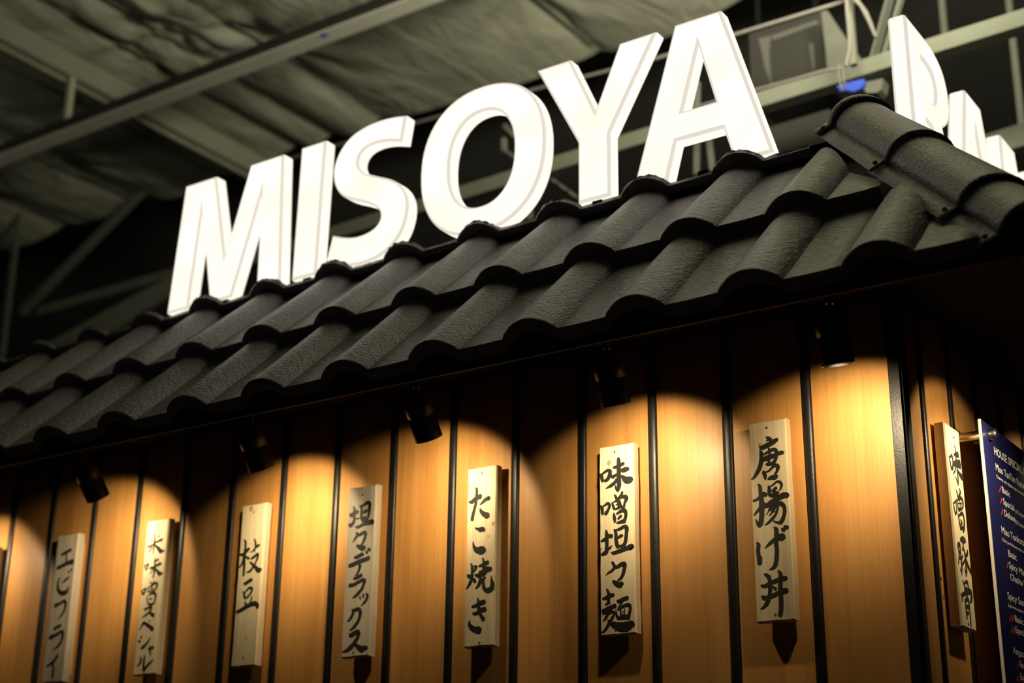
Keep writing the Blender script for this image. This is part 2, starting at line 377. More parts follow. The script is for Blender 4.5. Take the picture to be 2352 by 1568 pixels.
# hip caps
H0 = [Vector((-.009, .009, .649)), Vector((.158, -.158, .452)), Vector((.326, -.326, .254)), Vector((.408, -.408, .158))]
def cap_mesh(a, c, first=False):
    d = (c - a).normalized(); lat = Vector((.70711, .70711, 0)); nn = lat.cross(d); nn = nn if nn.z > 0 else -nn
    def section(rad, drop, fl):
        pts = []
        for k in range(17):
            t = math.pi * (1 - k / 16); pts.append((math.cos(t) * rad, (math.sin(t) ** .85 - 1) * rad * .93 - drop))
        l = [(-rad - fl, pts[0][1] - .022)]; r = [(rad + fl, pts[-1][1] - .022)]
        return l + pts + r
    L = (c - a).length
    stations = [(0, .0665, .000, .026), (.004, .0665, .000, .026)] if first else [(-.012, .0615, .010, .026), (.0, .0615, .010, .026)]
    if first: stations += [(.022, .0665, .000, .026), (.0235, .0605, .008, .026)]
    stations += [(.3 * L, .0615, .008, .026), (.7 * L, .063, .004, .026), (L - .004, .0655, .001, .027), (L + .006, .066, .000, .027), (L + .008, .064, .003, .026)]
    b = MB(); rings = []
    for s_, r_, dr, f in stations: rings.append([a + d * s_ + lat * x + nn * z for x, z in section(r_, dr, f)])
    n = len(rings[0]); vs = [v for r in rings for v in r]
    b.add(vs, [(i * n + k, i * n + k + 1, (i + 1) * n + k + 1, (i + 1) * n + k) for i in range(len(rings) - 1) for k in range(n - 1)], 0, True)
    o = b.build('hip_cap', M['cap'], roof, fixn=False)
    md = o.modifiers.new('edge', 'EDGE_SPLIT'); md.split_angle = math.radians(28)
    md = o.modifiers.new('thick', 'SOLIDIFY'); md.thickness = .0012; md.offset = 0
    for s_ in ((.012, L - .012) if first else (L - .012,)):
        for sg in (-1,):
            x, z = section(.064, .002, .026)[0]; x2, z2 = section(.064, .002, .026)[1]
            p = a + d * s_ + lat * ((x + x2) / 2) + nn * ((z + z2) / 2)
            q = MB(); up = (nn - lat * .6).normalized(); q.tube([p, p + up * .004], [.005, .0042], 6); q.build('screw', M['black'], o)
for i in range(3): cap_mesh(H0[i], H0[i + 1], i == 0)

# ================================================================== ILLUMINATED LETTERS
BL, TL, DEP = .576, .941, .042
def glyph_obj(name, loops, label, face='front', x_off=0.0, plane=0.0, poly_smooth=None):
    cu = bpy.data.curves.new(name, 'CURVE'); cu.dimensions = '2D'; cu.fill_mode = 'BOTH'
    BEV = .0065
    cu.extrude = (DEP - 2 * BEV) / 2; cu.bevel_depth = BEV; cu.bevel_resolution = 1; cu.offset = -BEV
    for lp in loops:
        sp = cu.splines.new('POLY'); sp.points.add(len(lp) - 1); sp.use_cyclic_u = True
        for i, (x, y) in enumerate(lp): sp.points[i].co = (x, y, 0, 1)
    tmp = bpy.data.objects.new('tmp', cu); sc.collection.objects.link(tmp)
    me = bpy.data.meshes.new_from_object(tmp); bpy.data.objects.remove(tmp)
    cx = sum(p[0] for p in loops[0]) / len(loops[0])
    loc = Vector((cx, plane + DEP / 2, BL)) if face == 'front' else Vector((plane - DEP / 2, cx + x_off, BL))
    root = thing(name, loc, label, 'sign letter', 'illuminated sign letters')
    sets = {'front': [], 'trim': [], 'return': []}
    for p in me.polygons:
        nz = p.normal.z
        key = 'front' if abs(nz) > .995 else ('return' if abs(nz) < .05 else 'trim')
        sets[key].append(p)
    for key, nm, mt in (('front', 'letter_face', M['letter']), ('trim', 'trim_edge', M['trim']), ('return', 'side_return', M['side'])):
        idx = {}; vs = []; fs = []
        for p in sets[key]:
            f = []
            for vi in p.vertices:
                if vi not in idx:
                    idx[vi] = len(vs); c = me.vertices[vi].co
                    vs.append((c.x - cx, -c.z, c.y - BL) if face == 'front' else (c.z, c.x - cx, c.y - BL))
                f.append(idx[vi])
            fs.append(f)
        m2 = bpy.data.meshes.new(nm); m2.from_pydata(vs, [], fs); m2.materials.append(mt); m2.update()
        o = bpy.data.objects.new(nm, m2); sc.collection.objects.link(o); o.parent = root
    bpy.data.meshes.remove(me)
    q = MB(); q.box((loc.x - .012, loc.y - .012, .568), (loc.x + .012, loc.y + .012, .580)); q.build('mounting_foot', M['black'], root)
    return root
def mm(*pts): return [(x / 1000., z / 1000.) for x, z in pts]
def smooth(pts, n=6):
    out = []; L = len(pts)
    for i in range(L):
        p0, p1, p2, p3 = [Vector(pts[(i + k - 1) % L]) for k in range(4)]
        for k in range(n):
            t = k / n; out.append(tuple(.5 * ((2 * p1) + (-p0 + p2) * t + (2 * p0 - 5 * p1 + 4 * p2 - p3) * t * t + (-p0 + 3 * p1 - 3 * p2 + p3) * t ** 3)))
    return out
def sm_open(pts, n=6):
    out = []; L = len(pts)
    for i in range(L - 1):
        p0 = Vector(pts[max(0, i - 1)]); p1 = Vector(pts[i]); p2 = Vector(pts[i + 1]); p3 = Vector(pts[min(L - 1, i + 2)])
        for k in range(n):
            t = k / n; out.append(tuple(.5 * ((2 * p1) + (-p0 + p2) * t + (2 * p0 - 5 * p1 + 4 * p2 - p3) * t * t + (-p0 + 3 * p1 - 3 * p2 + p3) * t ** 3)))
    out.append(pts[-1]); return out
MG = mm((-1929, 941), (-1815, 941), (-1757, 700), (-1687, 941), (-1572, 941), (-1553, 576), (-1634, 576), (-1640, 850), (-1722, 576), (-1799, 576), (-1858, 850), (-1879, 576), (-1957, 576))
glyph_obj('sign_letter', [MG], 'glowing white letter M, first of the tall row on the roof')
glyph_obj('sign_letter', [mm((-1509, 941), (-1427, 941), (-1434, 576), (-1514, 576))], 'glowing white letter I between the M and the S')
SG = sm_open(mm((-1168, 937), (-1205, 944), (-1250, 947), (-1296, 943), (-1338, 930), (-1370, 905), (-1389, 872), (-1395, 838), (-1387, 802), (-1366, 773), (-1333, 752), (-1290, 733), (-1252, 712), (-1236, 690), (-1240, 668), (-1262, 653), (-1300, 647), (-1342, 653), (-1386, 668))) + \
     sm_open(mm((-1404, 598), (-1366, 582), (-1322, 573), (-1280, 571), (-1238, 577), (-1200, 594), (-1171, 622), (-1155, 658), (-1151, 696), (-1160, 728), (-1181, 755), (-1212, 777), (-1252, 795), (-1292, 815), (-1312, 838), (-1313, 862), (-1296, 880), (-1262, 886), (-1222, 881), (-1179, 868)))
glyph_obj('sign_letter', [SG], 'glowing white letter S, the curved one left of the O')
def oval(cx, cz, rx, rz, p=2.25, n=64):
    r = []
    for k in range(n):
        t = 2 * math.pi * k / n; c, s_ = math.cos(t), math.sin(t)
        r.append((cx + rx * math.copysign(abs(c) ** (2 / p), c), cz + rz * math.copysign(abs(s_) ** (2 / p), s_)))
    return r
glyph_obj('sign_letter', [oval(-.938, .7585, .178, .189), oval(-.938, .7585, .0925, .122)[::-1]], 'glowing white round letter O in the middle of the row')
glyph_obj('sign_letter', [mm((-784, 941), (-693, 941), (-627, 792), (-563, 941), (-470, 941), (-591, 727), (-591, 576), (-673, 576), (-673, 725))], 'glowing white letter Y between the O and the pointed A')
AG = mm((-424, 941), (-313, 941), (-207, 576), (-294, 576), (-318, 661), (-428, 661), (-451, 576), (-534, 576))
AC = mm((-369, 872), (-411, 727), (-333, 727))
glyph_obj('sign_letter', [AG, AC[::-1]], 'glowing white letter A, last of the front row beside the hip')
RG = mm((0, 365), (0, 0)); 
def rel(pts, dx): return [(x + dx, z) for x, z in pts]
RO = [(0, BL), (0, TL)] + sm_open([(.11, TL), (.17, .936), (.225, .912), (.252, .868), (.253, .822), (.232, .778), (.190, .750)], 5) + [(.276, BL), (.188, BL), (.118, .722), (.080, .722), (.080, BL)]
RI = [(.080, .785)] + sm_open([(.122, .785), (.152, .795), (.167, .822), (.165, .850), (.148, .870), (.115, .876)], 5) + [(.080, .876)]
RX = .012
glyph_obj('sign_letter', [rel(RO, .232), rel(RI, .232)], 'glowing white letter R standing behind the hip cap', 'side', plane=RX)
def shift(pts, dx): return [(x + dx, z) for x, z in pts]
glyph_obj('sign_letter', [shift(AG, 1.05), shift(AC[::-1], 1.05)], 'glowing white letter A on the side of the roof, after the R', 'side', plane=RX)
glyph_obj('sign_letter', [shift(MG, 2.825)], 'glowing white letter M at the right edge, half hidden by the hip', 'side', plane=RX)

# brush strokes of the plaques: per character, strokes of "u,z,width" in mm on the plaque face
INK = {
 1: [
  "-2224.3,-48.0,7.1 -2209.1,-43.6,7.7 -2190.6,-38.4,8.2|-2206.5,-48.7,4.7 -2203.9,-64.3,5.3 -2203.7,-76.2,4.7|-2237.0,-82.4,8.3 -2219.2,-78.2,8.8 -2198.9,-73.1,9.4 -2178.3,-70.5,12.8",
  "-2223.1,-107.4,2.9 -2226.8,-121.2,6.4 -2223.9,-137.9,8.8 -2210.8,-148.4,9.9 -2193.3,-148.8,11.6 -2185.8,-141.3,6.9 -2186.3,-131.9,1.7|-2211.7,-122.5,2.9 -2198.6,-116.7,6.4 -2186.5,-109.6,5.8|-2191.9,-93.8,4.7 -2187.8,-97.8,5.2|-2182.1,-89.6,4.7 -2178.6,-94.0,5.2",
  "-2228.4,-179.5,9.9 -2213.1,-176.1,6.4 -2196.6,-170.6,7.5 -2188.7,-175.9,8.1 -2189.5,-192.0,6.9 -2197.7,-205.2,5.8 -2211.3,-217.5,1.7",
  "-2221.6,-239.1,6.9 -2210.0,-235.4,7.5 -2196.7,-231.8,6.9|-2233.8,-260.1,10.9 -2213.5,-255.8,7.5 -2193.9,-248.0,7.4 -2186.3,-252.0,8.6 -2187.1,-268.0,7.4 -2198.3,-283.1,6.8 -2217.6,-292.8,1.7",
  "-2195.4,-300.4,2.3 -2198.9,-310.4,7.4 -2212.3,-323.1,7.9 -2235.0,-333.1,4.0|-2212.1,-324.3,5.7 -2207.4,-341.5,6.8 -2207.5,-360.7,6.8",
 ],
 2: [
  "-1883.0,-28.5,2.4 -1880.3,-40.0,4.4 -1880.1,-53.9,5.7 -1881.2,-67.6,5.0 -1882.3,-82.0,2.7|-1892.4,-42.8,5.0 -1891.6,-48.5,3.0|-1864.8,-36.1,4.3 -1869.8,-42.5,2.7|-1902.2,-61.9,5.0 -1891.1,-59.6,4.4 -1876.2,-53.6,4.7 -1863.0,-50.2,5.7 -1853.4,-48.4,6.7|-1887.7,-62.7,4.0 -1893.4,-71.8,4.0 -1900.8,-75.2,2.3|-1877.4,-59.7,4.0 -1864.4,-69.3,8.3 -1854.6,-77.3,9.9 -1842.1,-76.5,2.3",
  "-1907.3,-107.7,4.0 -1903.4,-115.0,3.0 -1901.8,-119.2,2.7|-1905.3,-107.9,3.3 -1894.9,-104.8,4.7 -1896.8,-112.9,4.0 -1901.8,-119.2,4.3|-1875.7,-101.9,3.3 -1868.3,-99.2,4.6 -1860.7,-97.2,5.6|-1887.5,-115.8,4.0 -1874.0,-115.1,6.6 -1862.9,-110.7,5.9 -1850.6,-107.8,7.3|-1873.5,-89.1,2.3 -1871.8,-101.6,3.3 -1871.0,-115.4,6.6 -1871.3,-127.6,5.6 -1873.4,-141.1,4.0|-1877.2,-120.3,3.3 -1885.6,-130.4,2.3|-1867.5,-119.8,4.0 -1856.6,-129.1,8.2 -1850.2,-133.8,9.2 -1840.8,-131.2,2.3",
  "-1908.7,-169.2,4.3 -1905.6,-177.6,5.0|-1906.0,-168.1,3.3 -1896.5,-165.5,4.3 -1897.5,-172.9,4.3 -1904.4,-179.1,5.6|-1883.0,-149.7,2.6 -1877.4,-155.0,3.3|-1868.6,-148.3,2.3 -1875.2,-157.3,3.0|-1889.9,-164.1,2.6 -1885.6,-174.0,3.6|-1886.9,-164.4,2.6 -1875.8,-159.9,4.3 -1864.8,-154.8,5.3 -1856.7,-157.6,5.6 -1858.6,-165.5,4.9 -1864.5,-171.8,3.9 -1883.5,-175.5,3.3|-1882.4,-168.8,1.6 -1867.2,-166.1,2.3|-1875.6,-161.3,2.0 -1873.2,-172.4,2.6|-1888.1,-184.6,2.3 -1885.6,-195.6,3.3 -1882.7,-202.6,3.9|-1882.4,-183.1,3.0 -1871.3,-179.3,4.3 -1861.5,-180.2,6.5 -1858.5,-188.5,4.9 -1860.8,-200.4,4.6 -1865.9,-205.4,4.9 -1881.5,-204.8,4.3|-1880.1,-193.4,2.6 -1870.6,-191.5,3.6",
  "-1893.5,-216.4,4.9 -1884.0,-214.5,4.9 -1870.8,-212.2,6.5 -1870.9,-218.9,5.5 -1878.6,-226.4,4.9 -1887.6,-231.0,4.6 -1899.7,-235.4,1.6|-1874.9,-224.6,3.9 -1866.5,-230.0,7.5 -1859.2,-233.9,9.1",
  "-1903.4,-265.3,2.6 -1898.7,-257.0,4.6 -1891.9,-249.5,6.2 -1880.7,-253.7,7.1 -1868.2,-260.6,8.4 -1858.7,-266.6,10.3|-1871.5,-243.0,2.6 -1870.9,-247.7,3.9|-1859.9,-243.2,1.6 -1857.9,-244.1,1.6",
  "-1897.1,-282.5,4.9 -1894.1,-283.3,5.5|-1903.6,-292.0,5.5 -1898.6,-293.0,6.2|-1863.9,-285.5,2.3 -1869.4,-295.0,4.8 -1879.7,-303.6,6.1 -1890.4,-310.1,7.4",
  "-1867.7,-314.3,3.2 -1859.4,-312.2,5.8 -1850.1,-310.2,6.4|-1862.2,-305.4,3.2 -1860.9,-315.4,5.4 -1858.2,-328.1,3.2",
  "-1892.4,-331.2,3.2 -1888.6,-337.3,5.5 -1892.2,-346.3,5.5 -1901.9,-353.0,1.6|-1877.5,-327.5,3.9 -1878.0,-338.0,5.4 -1878.3,-349.8,6.1 -1876.5,-363.0,8.0|-1875.4,-363.7,6.4 -1867.1,-354.4,6.4 -1857.6,-347.1,5.4 -1847.1,-339.9,2.2",
 ],
 3: [
  "-1574.8,-79.1,2.2 -1569.7,-84.9,6.2 -1568.6,-96.9,5.6 -1569.1,-110.0,7.7 -1569.3,-125.7,7.7 -1568.3,-141.5,7.1 -1567.7,-154.5,6.1 -1568.1,-164.9,5.2|-1584.8,-112.9,3.7 -1574.8,-114.6,7.1 -1564.8,-107.8,7.7 -1556.5,-102.1,6.8|-1571.0,-117.6,4.6 -1574.8,-133.0,5.2 -1579.4,-140.4,4.9 -1588.7,-145.3,1.5|-1565.4,-120.2,3.1 -1557.9,-124.2,6.1 -1553.3,-126.0,4.0|-1541.7,-80.7,2.8 -1537.4,-88.4,4.9 -1535.8,-96.4,5.2 -1537.6,-105.4,3.7 -1538.6,-113.1,1.8|-1550.3,-111.6,1.8 -1541.8,-107.5,3.7 -1533.6,-100.5,5.5 -1524.3,-97.0,5.8|-1547.0,-126.6,4.6 -1538.5,-123.6,5.8 -1528.5,-118.1,6.1 -1526.3,-122.2,5.5 -1529.0,-131.0,5.2 -1532.8,-137.8,4.0 -1538.2,-145.7,5.2 -1547.8,-155.2,5.8 -1559.9,-158.5,1.5|-1549.8,-134.8,3.7 -1540.3,-141.6,5.8 -1530.8,-149.0,7.6 -1522.3,-156.3,10.6 -1516.2,-155.6,8.5 -1511.9,-154.7,3.6",
  "-1565.5,-182.0,3.1 -1560.0,-183.8,7.3 -1550.8,-179.5,7.6 -1540.5,-176.6,7.0|-1566.3,-200.7,2.1 -1562.2,-206.8,5.2 -1560.5,-214.7,5.5 -1556.6,-218.2,4.5|-1561.4,-205.6,2.4 -1554.1,-199.8,3.9 -1545.8,-194.8,5.2 -1538.5,-197.3,6.7 -1539.5,-205.0,5.1 -1545.8,-212.1,4.2 -1554.1,-217.8,4.5|-1557.7,-225.2,2.1 -1554.3,-233.2,6.6|-1536.7,-216.1,3.0 -1537.8,-223.0,3.9 -1540.4,-231.8,4.5|-1581.0,-247.6,6.7 -1570.7,-245.3,7.9 -1555.4,-239.5,8.5 -1540.2,-234.3,9.0 -1526.4,-232.9,9.9 -1517.3,-237.5,9.0 -1516.7,-243.9,6.0",
 ],
 4: [
  "-1243.0,-39.2,2.2 -1239.4,-47.3,6.3 -1239.7,-58.4,6.3 -1238.6,-68.3,6.3 -1240.8,-76.3,7.3 -1247.5,-81.8,8.8 -1253.9,-79.7,5.4|-1252.7,-55.5,3.8 -1247.2,-58.9,8.9 -1236.8,-54.6,8.9 -1228.9,-53.4,6.3|-1236.0,-67.9,3.2 -1227.1,-68.9,3.1 -1221.0,-66.8,1.3|-1224.4,-40.1,3.8 -1218.7,-47.0,6.3 -1218.9,-58.1,6.3 -1217.3,-69.3,6.9 -1212.6,-75.4,7.8|-1223.4,-40.9,3.8 -1214.6,-40.6,6.0 -1204.3,-36.3,7.2 -1196.3,-38.6,7.8 -1195.7,-49.8,6.9 -1197.5,-63.4,6.3 -1202.2,-72.5,6.3 -1210.8,-75.6,6.9|-1215.3,-58.5,3.1 -1208.5,-55.2,8.2 -1201.6,-53.2,4.7|-1216.4,-70.8,4.7 -1207.8,-67.7,6.3|-1233.0,-86.9,3.8 -1225.9,-88.4,6.0 -1212.1,-83.8,7.2 -1198.3,-81.2,9.4 -1187.8,-81.0,10.9 -1184.5,-84.2,7.8",
  "-1231.3,-100.2,4.1 -1227.5,-105.4,6.3 -1233.2,-113.0,5.3 -1241.5,-121.8,0.9|-1226.5,-106.9,5.3 -1217.9,-105.1,6.9 -1207.5,-102.1,6.9 -1203.8,-106.7,6.8 -1206.6,-117.3,6.5 -1210.6,-125.1,5.6 -1216.4,-129.9,3.1|-1228.7,-129.3,3.7 -1219.7,-133.7,9.3 -1210.7,-137.3,10.9 -1204.7,-135.2,7.7",
  "-1233.2,-156.1,4.7 -1223.6,-155.1,7.8 -1211.6,-150.8,8.1 -1208.9,-153.8,4.6|-1247.1,-173.1,7.8 -1236.6,-171.4,8.4 -1219.4,-166.3,8.7 -1203.9,-163.8,8.9 -1192.0,-161.0,9.2|-1218.3,-170.5,6.2 -1216.2,-177.5,6.8 -1219.1,-186.7,5.9 -1223.9,-194.3,4.3 -1229.0,-195.2,1.2|-1200.7,-144.5,3.1 -1197.9,-148.2,6.2 -1196.0,-150.4,3.1|-1195.8,-139.6,3.7 -1191.3,-142.8,7.4 -1189.4,-145.0,3.7",
  "-1232.1,-202.4,4.6 -1224.3,-201.8,6.8 -1210.7,-197.0,7.7|-1243.4,-216.8,8.3 -1232.1,-216.5,7.1 -1218.5,-211.7,6.8 -1206.5,-208.1,7.0 -1201.2,-210.6,7.6 -1204.1,-219.7,6.7 -1208.8,-228.7,6.7 -1217.0,-236.0,6.7 -1225.3,-241.9,6.1 -1233.8,-245.2,1.5",
  "-1213.5,-242.3,2.4 -1211.1,-247.1,4.3 -1211.2,-251.8,1.2|-1203.8,-239.8,4.6 -1202.4,-243.9,4.3 -1203.8,-248.4,1.5|-1195.2,-239.2,3.6 -1190.7,-243.6,6.1 -1193.6,-252.6,6.1 -1200.1,-258.7,5.2 -1208.4,-264.7,0.9",
  "-1233.1,-269.9,3.1 -1229.3,-276.2,6.1 -1233.0,-285.2,6.1 -1237.8,-291.5,6.1 -1246.3,-295.5,0.9|-1230.2,-275.5,6.1 -1221.8,-271.5,7.6 -1213.1,-271.6,7.6 -1209.3,-277.8,7.9 -1210.4,-288.3,7.3 -1214.9,-298.5,7.0 -1223.0,-307.2,7.0 -1231.3,-313.1,5.2 -1237.2,-316.0,1.2",
  "-1236.7,-323.3,4.5 -1232.2,-326.2,9.4 -1222.1,-322.4,9.4 -1213.6,-320.4,9.0 -1210.8,-325.2,7.8 -1214.5,-334.1,8.4 -1222.5,-344.0,9.0 -1232.3,-352.5,9.0 -1242.3,-358.3,7.5 -1256.0,-360.1,1.5|-1220.7,-345.4,4.5 -1211.7,-352.5,9.0 -1201.1,-357.8,12.8 -1192.7,-356.4,8.9 -1185.9,-356.2,6.6",
 ],
 5: [
  "-904.2,-41.0,5.4 -903.0,-48.1,6.0 -904.1,-60.9,6.3 -905.5,-75.2,6.3 -909.5,-89.0,6.6 -912.6,-100.1,7.3 -914.1,-108.5,7.2|-923.9,-68.3,2.5 -916.0,-69.5,8.2 -907.5,-64.8,8.9 -897.2,-60.4,9.5 -892.1,-58.1,6.3|-902.4,-58.3,3.2 -895.5,-60.6,11.1 -892.8,-63.8,6.3|-895.0,-78.1,1.9 -888.2,-74.4,5.4 -881.5,-69.5,7.2 -873.0,-66.3,8.2 -871.6,-69.3,6.3|-894.0,-85.9,2.2 -891.3,-92.6,6.9 -884.3,-99.2,9.1 -877.3,-102.8,11.9 -873.0,-104.7,10.9",
  "-905.6,-126.8,1.9 -899.0,-129.4,5.6 -892.1,-130.9,7.8 -886.1,-131.6,9.7 -881.8,-134.2,6.2|-889.6,-126.2,2.5 -886.1,-131.6,6.2 -892.0,-135.2,3.7 -895.4,-136.2,1.2|-910.4,-155.1,1.6 -908.4,-164.5,5.3 -902.2,-172.9,9.6 -892.7,-175.2,14.6 -885.1,-176.0,15.5 -880.8,-176.5,10.8",
  "-915.2,-199.9,1.6 -911.6,-207.9,5.6 -910.8,-219.2,6.2 -911.5,-228.8,7.1 -914.2,-238.3,7.1 -919.1,-246.2,6.2 -926.2,-253.6,0.9|-923.1,-223.6,3.7 -918.7,-227.5,7.7 -915.4,-225.7,3.1|-906.4,-207.3,3.1 -900.4,-209.0,5.6 -903.7,-214.3,5.3 -907.8,-219.4,2.2|-909.2,-231.8,3.7 -904.8,-237.1,7.7 -902.2,-240.8,5.2|-903.4,-226.1,3.1|-885.2,-191.7,2.2 -882.0,-199.7,5.2 -882.6,-209.4,5.2 -881.5,-219.2,6.1|-894.5,-208.2,3.1 -885.2,-207.0,6.8 -876.8,-203.7,7.7 -870.9,-202.9,7.7|-892.5,-220.9,4.6 -881.5,-220.6,9.2 -871.4,-217.4,9.2 -863.1,-216.8,8.2|-881.7,-213.6,3.1 -876.6,-212.7,5.2 -868.1,-216.3,6.7|-903.4,-225.4,3.7 -894.9,-227.6,7.7 -883.1,-226.0,8.3 -876.4,-223.8,6.1 -873.0,-221.4,3.1|-891.5,-227.9,4.6 -889.6,-235.0,6.7 -890.3,-241.9,7.7 -894.4,-248.4,6.7 -901.8,-254.9,1.2|-891.2,-239.1,3.7 -884.5,-236.9,4.6 -877.0,-233.5,4.0|-881.2,-233.1,3.7 -881.8,-242.7,5.5 -880.8,-252.4,6.7 -875.6,-259.1,7.6 -867.2,-260.5,9.7 -860.6,-257.0,10.0 -859.0,-248.9,9.1 -860.9,-240.5,5.2 -861.9,-230.7,0.9",
  "-895.5,-273.8,2.1 -893.6,-281.5,5.5 -892.5,-292.6,7.6 -890.5,-303.7,6.7 -885.3,-312.3,7.0 -880.1,-319.5,9.1|-909.4,-291.2,4.6 -898.5,-289.4,6.7 -886.8,-284.9,9.1 -878.4,-284.2,9.1|-906.5,-304.9,4.6 -898.0,-305.8,7.0 -886.4,-299.9,8.5 -876.4,-299.4,9.7|-914.6,-318.1,1.8 -915.2,-326.3,6.7 -909.1,-334.2,9.1 -898.9,-339.1,11.2 -890.5,-339.7,14.5 -886.3,-338.6,7.5",
 ],
 6: [
  "-600.2,-51.5,2.9 -596.4,-54.7,6.4 -594.9,-61.8,7.3 -593.7,-67.4,5.2|-599.5,-54.3,2.0 -591.7,-50.6,4.4 -582.3,-46.3,5.8 -576.1,-49.2,8.1 -577.8,-57.2,7.3 -582.5,-64.8,7.3 -588.7,-66.7,5.8|-576.2,-56.0,2.9 -570.1,-61.0,6.7 -563.9,-58.4,5.8 -560.8,-56.7,3.5|-568.0,-42.1,4.4 -560.6,-41.7,6.4 -551.4,-38.9,6.9 -544.5,-37.1,6.3|-556.6,-24.5,5.8 -555.9,-32.8,8.1 -555.7,-43.8,8.1 -556.2,-57.4,8.7 -555.7,-71.0,8.9 -555.8,-81.9,8.6 -559.0,-91.6,4.3|-564.9,-78.0,1.4 -562.7,-85.0,4.3 -559.7,-90.8,3.7|-551.6,-52.5,2.9 -550.0,-51.4,7.5 -540.8,-49.9,9.5 -534.0,-49.5,6.6|-561.7,-66.2,3.5 -564.9,-72.5,6.6 -574.9,-78.7,6.4 -586.6,-82.7,0.9|-550.2,-60.9,2.9 -545.6,-65.6,8.0 -538.1,-72.0,12.0 -529.8,-71.7,12.0 -526.6,-70.8,8.6",
  "-598.5,-116.5,2.9 -595.4,-121.6,6.3 -594.7,-129.8,6.6 -594.0,-134.6,4.0|-595.4,-119.6,2.0 -587.7,-115.8,4.3 -582.3,-113.7,5.8 -577.7,-117.7,5.7 -580.9,-126.0,5.2 -585.5,-132.2,7.2 -588.6,-134.5,4.9|-567.5,-97.3,2.0 -563.7,-101.8,4.9 -561.5,-108.2,4.9|-548.4,-94.3,4.3 -549.9,-98.8,5.1 -556.1,-106.2,5.7 -561.5,-111.5,5.2|-572.3,-112.3,2.0 -570.0,-119.3,5.4 -567.8,-126.3,4.6|-570.7,-113.8,2.0 -558.5,-108.6,4.6 -549.3,-104.3,5.1 -541.7,-105.3,8.6 -538.7,-109.7,6.5 -543.4,-117.1,4.8 -545.0,-125.0,4.8 -549.6,-129.8,4.3|-563.2,-118.8,2.3 -557.0,-116.8,3.4 -552.5,-116.0,3.7|-557.7,-106.0,2.9 -557.0,-114.1,5.7 -556.4,-126.3,5.1|-553.9,-111.8,2.9 -551.8,-120.1,3.4|-565.6,-127.2,3.4 -557.2,-125.5,4.3 -549.5,-123.1,4.8|-567.9,-135.0,2.9 -567.3,-142.4,6.3 -566.3,-149.2,6.0 -565.9,-154.0,2.6|-561.9,-137.0,3.4 -552.7,-132.8,5.7 -545.1,-131.7,8.5 -540.7,-137.5,6.0 -542.3,-148.0,5.9 -545.4,-155.0,6.5|-559.0,-147.4,3.4 -552.8,-142.8,5.1 -550.5,-141.7,2.8|-562.1,-155.1,2.3 -554.5,-154.6,5.7 -545.4,-153.0,7.6",
  "-586.7,-167.0,2.9 -585.2,-175.1,7.1 -585.0,-185.8,7.1 -585.1,-196.4,6.8 -586.3,-209.6,8.5 -591.7,-213.0,7.1 -596.3,-215.1,5.7|-598.3,-187.7,3.4 -589.9,-185.3,6.6 -580.7,-179.6,6.3 -573.8,-180.4,8.0|-583.2,-203.3,2.8 -578.7,-203.7,5.1 -573.3,-198.3,1.4|-567.6,-167.8,3.7 -564.2,-176.1,6.2 -564.1,-188.1,6.8 -561.9,-198.9,7.1 -559.7,-205.1,4.2|-566.1,-169.9,2.8 -554.7,-167.9,5.7 -545.6,-164.3,6.2 -539.6,-167.6,7.9 -540.6,-180.1,6.8 -542.2,-191.8,6.7 -546.1,-200.6,7.0 -553.7,-202.4,4.8 -560.4,-201.0,4.2|-561.0,-186.4,3.4 -553.4,-182.0,6.2 -548.9,-181.8,3.7|-575.0,-212.1,2.3 -568.9,-214.0,6.2 -555.3,-211.4,7.3 -540.2,-207.8,7.8 -529.7,-206.2,11.2 -528.3,-209.0,5.6",
  "-574.0,-231.6,3.4 -570.0,-236.6,6.2 -568.5,-243.3,5.6 -575.4,-249.2,5.1 -583.0,-252.4,3.4 -588.3,-257.1,0.7|-569.3,-243.2,5.6 -561.0,-242.0,6.2 -552.7,-238.3,7.8 -545.2,-239.0,7.8 -546.9,-250.6,7.0 -550.0,-259.4,6.4 -554.6,-265.5,5.0 -561.3,-269.0,3.1|-571.9,-269.1,4.2 -565.2,-274.2,8.4 -557.7,-278.8,8.9 -553.2,-276.6,9.7 -549.5,-276.3,5.0",
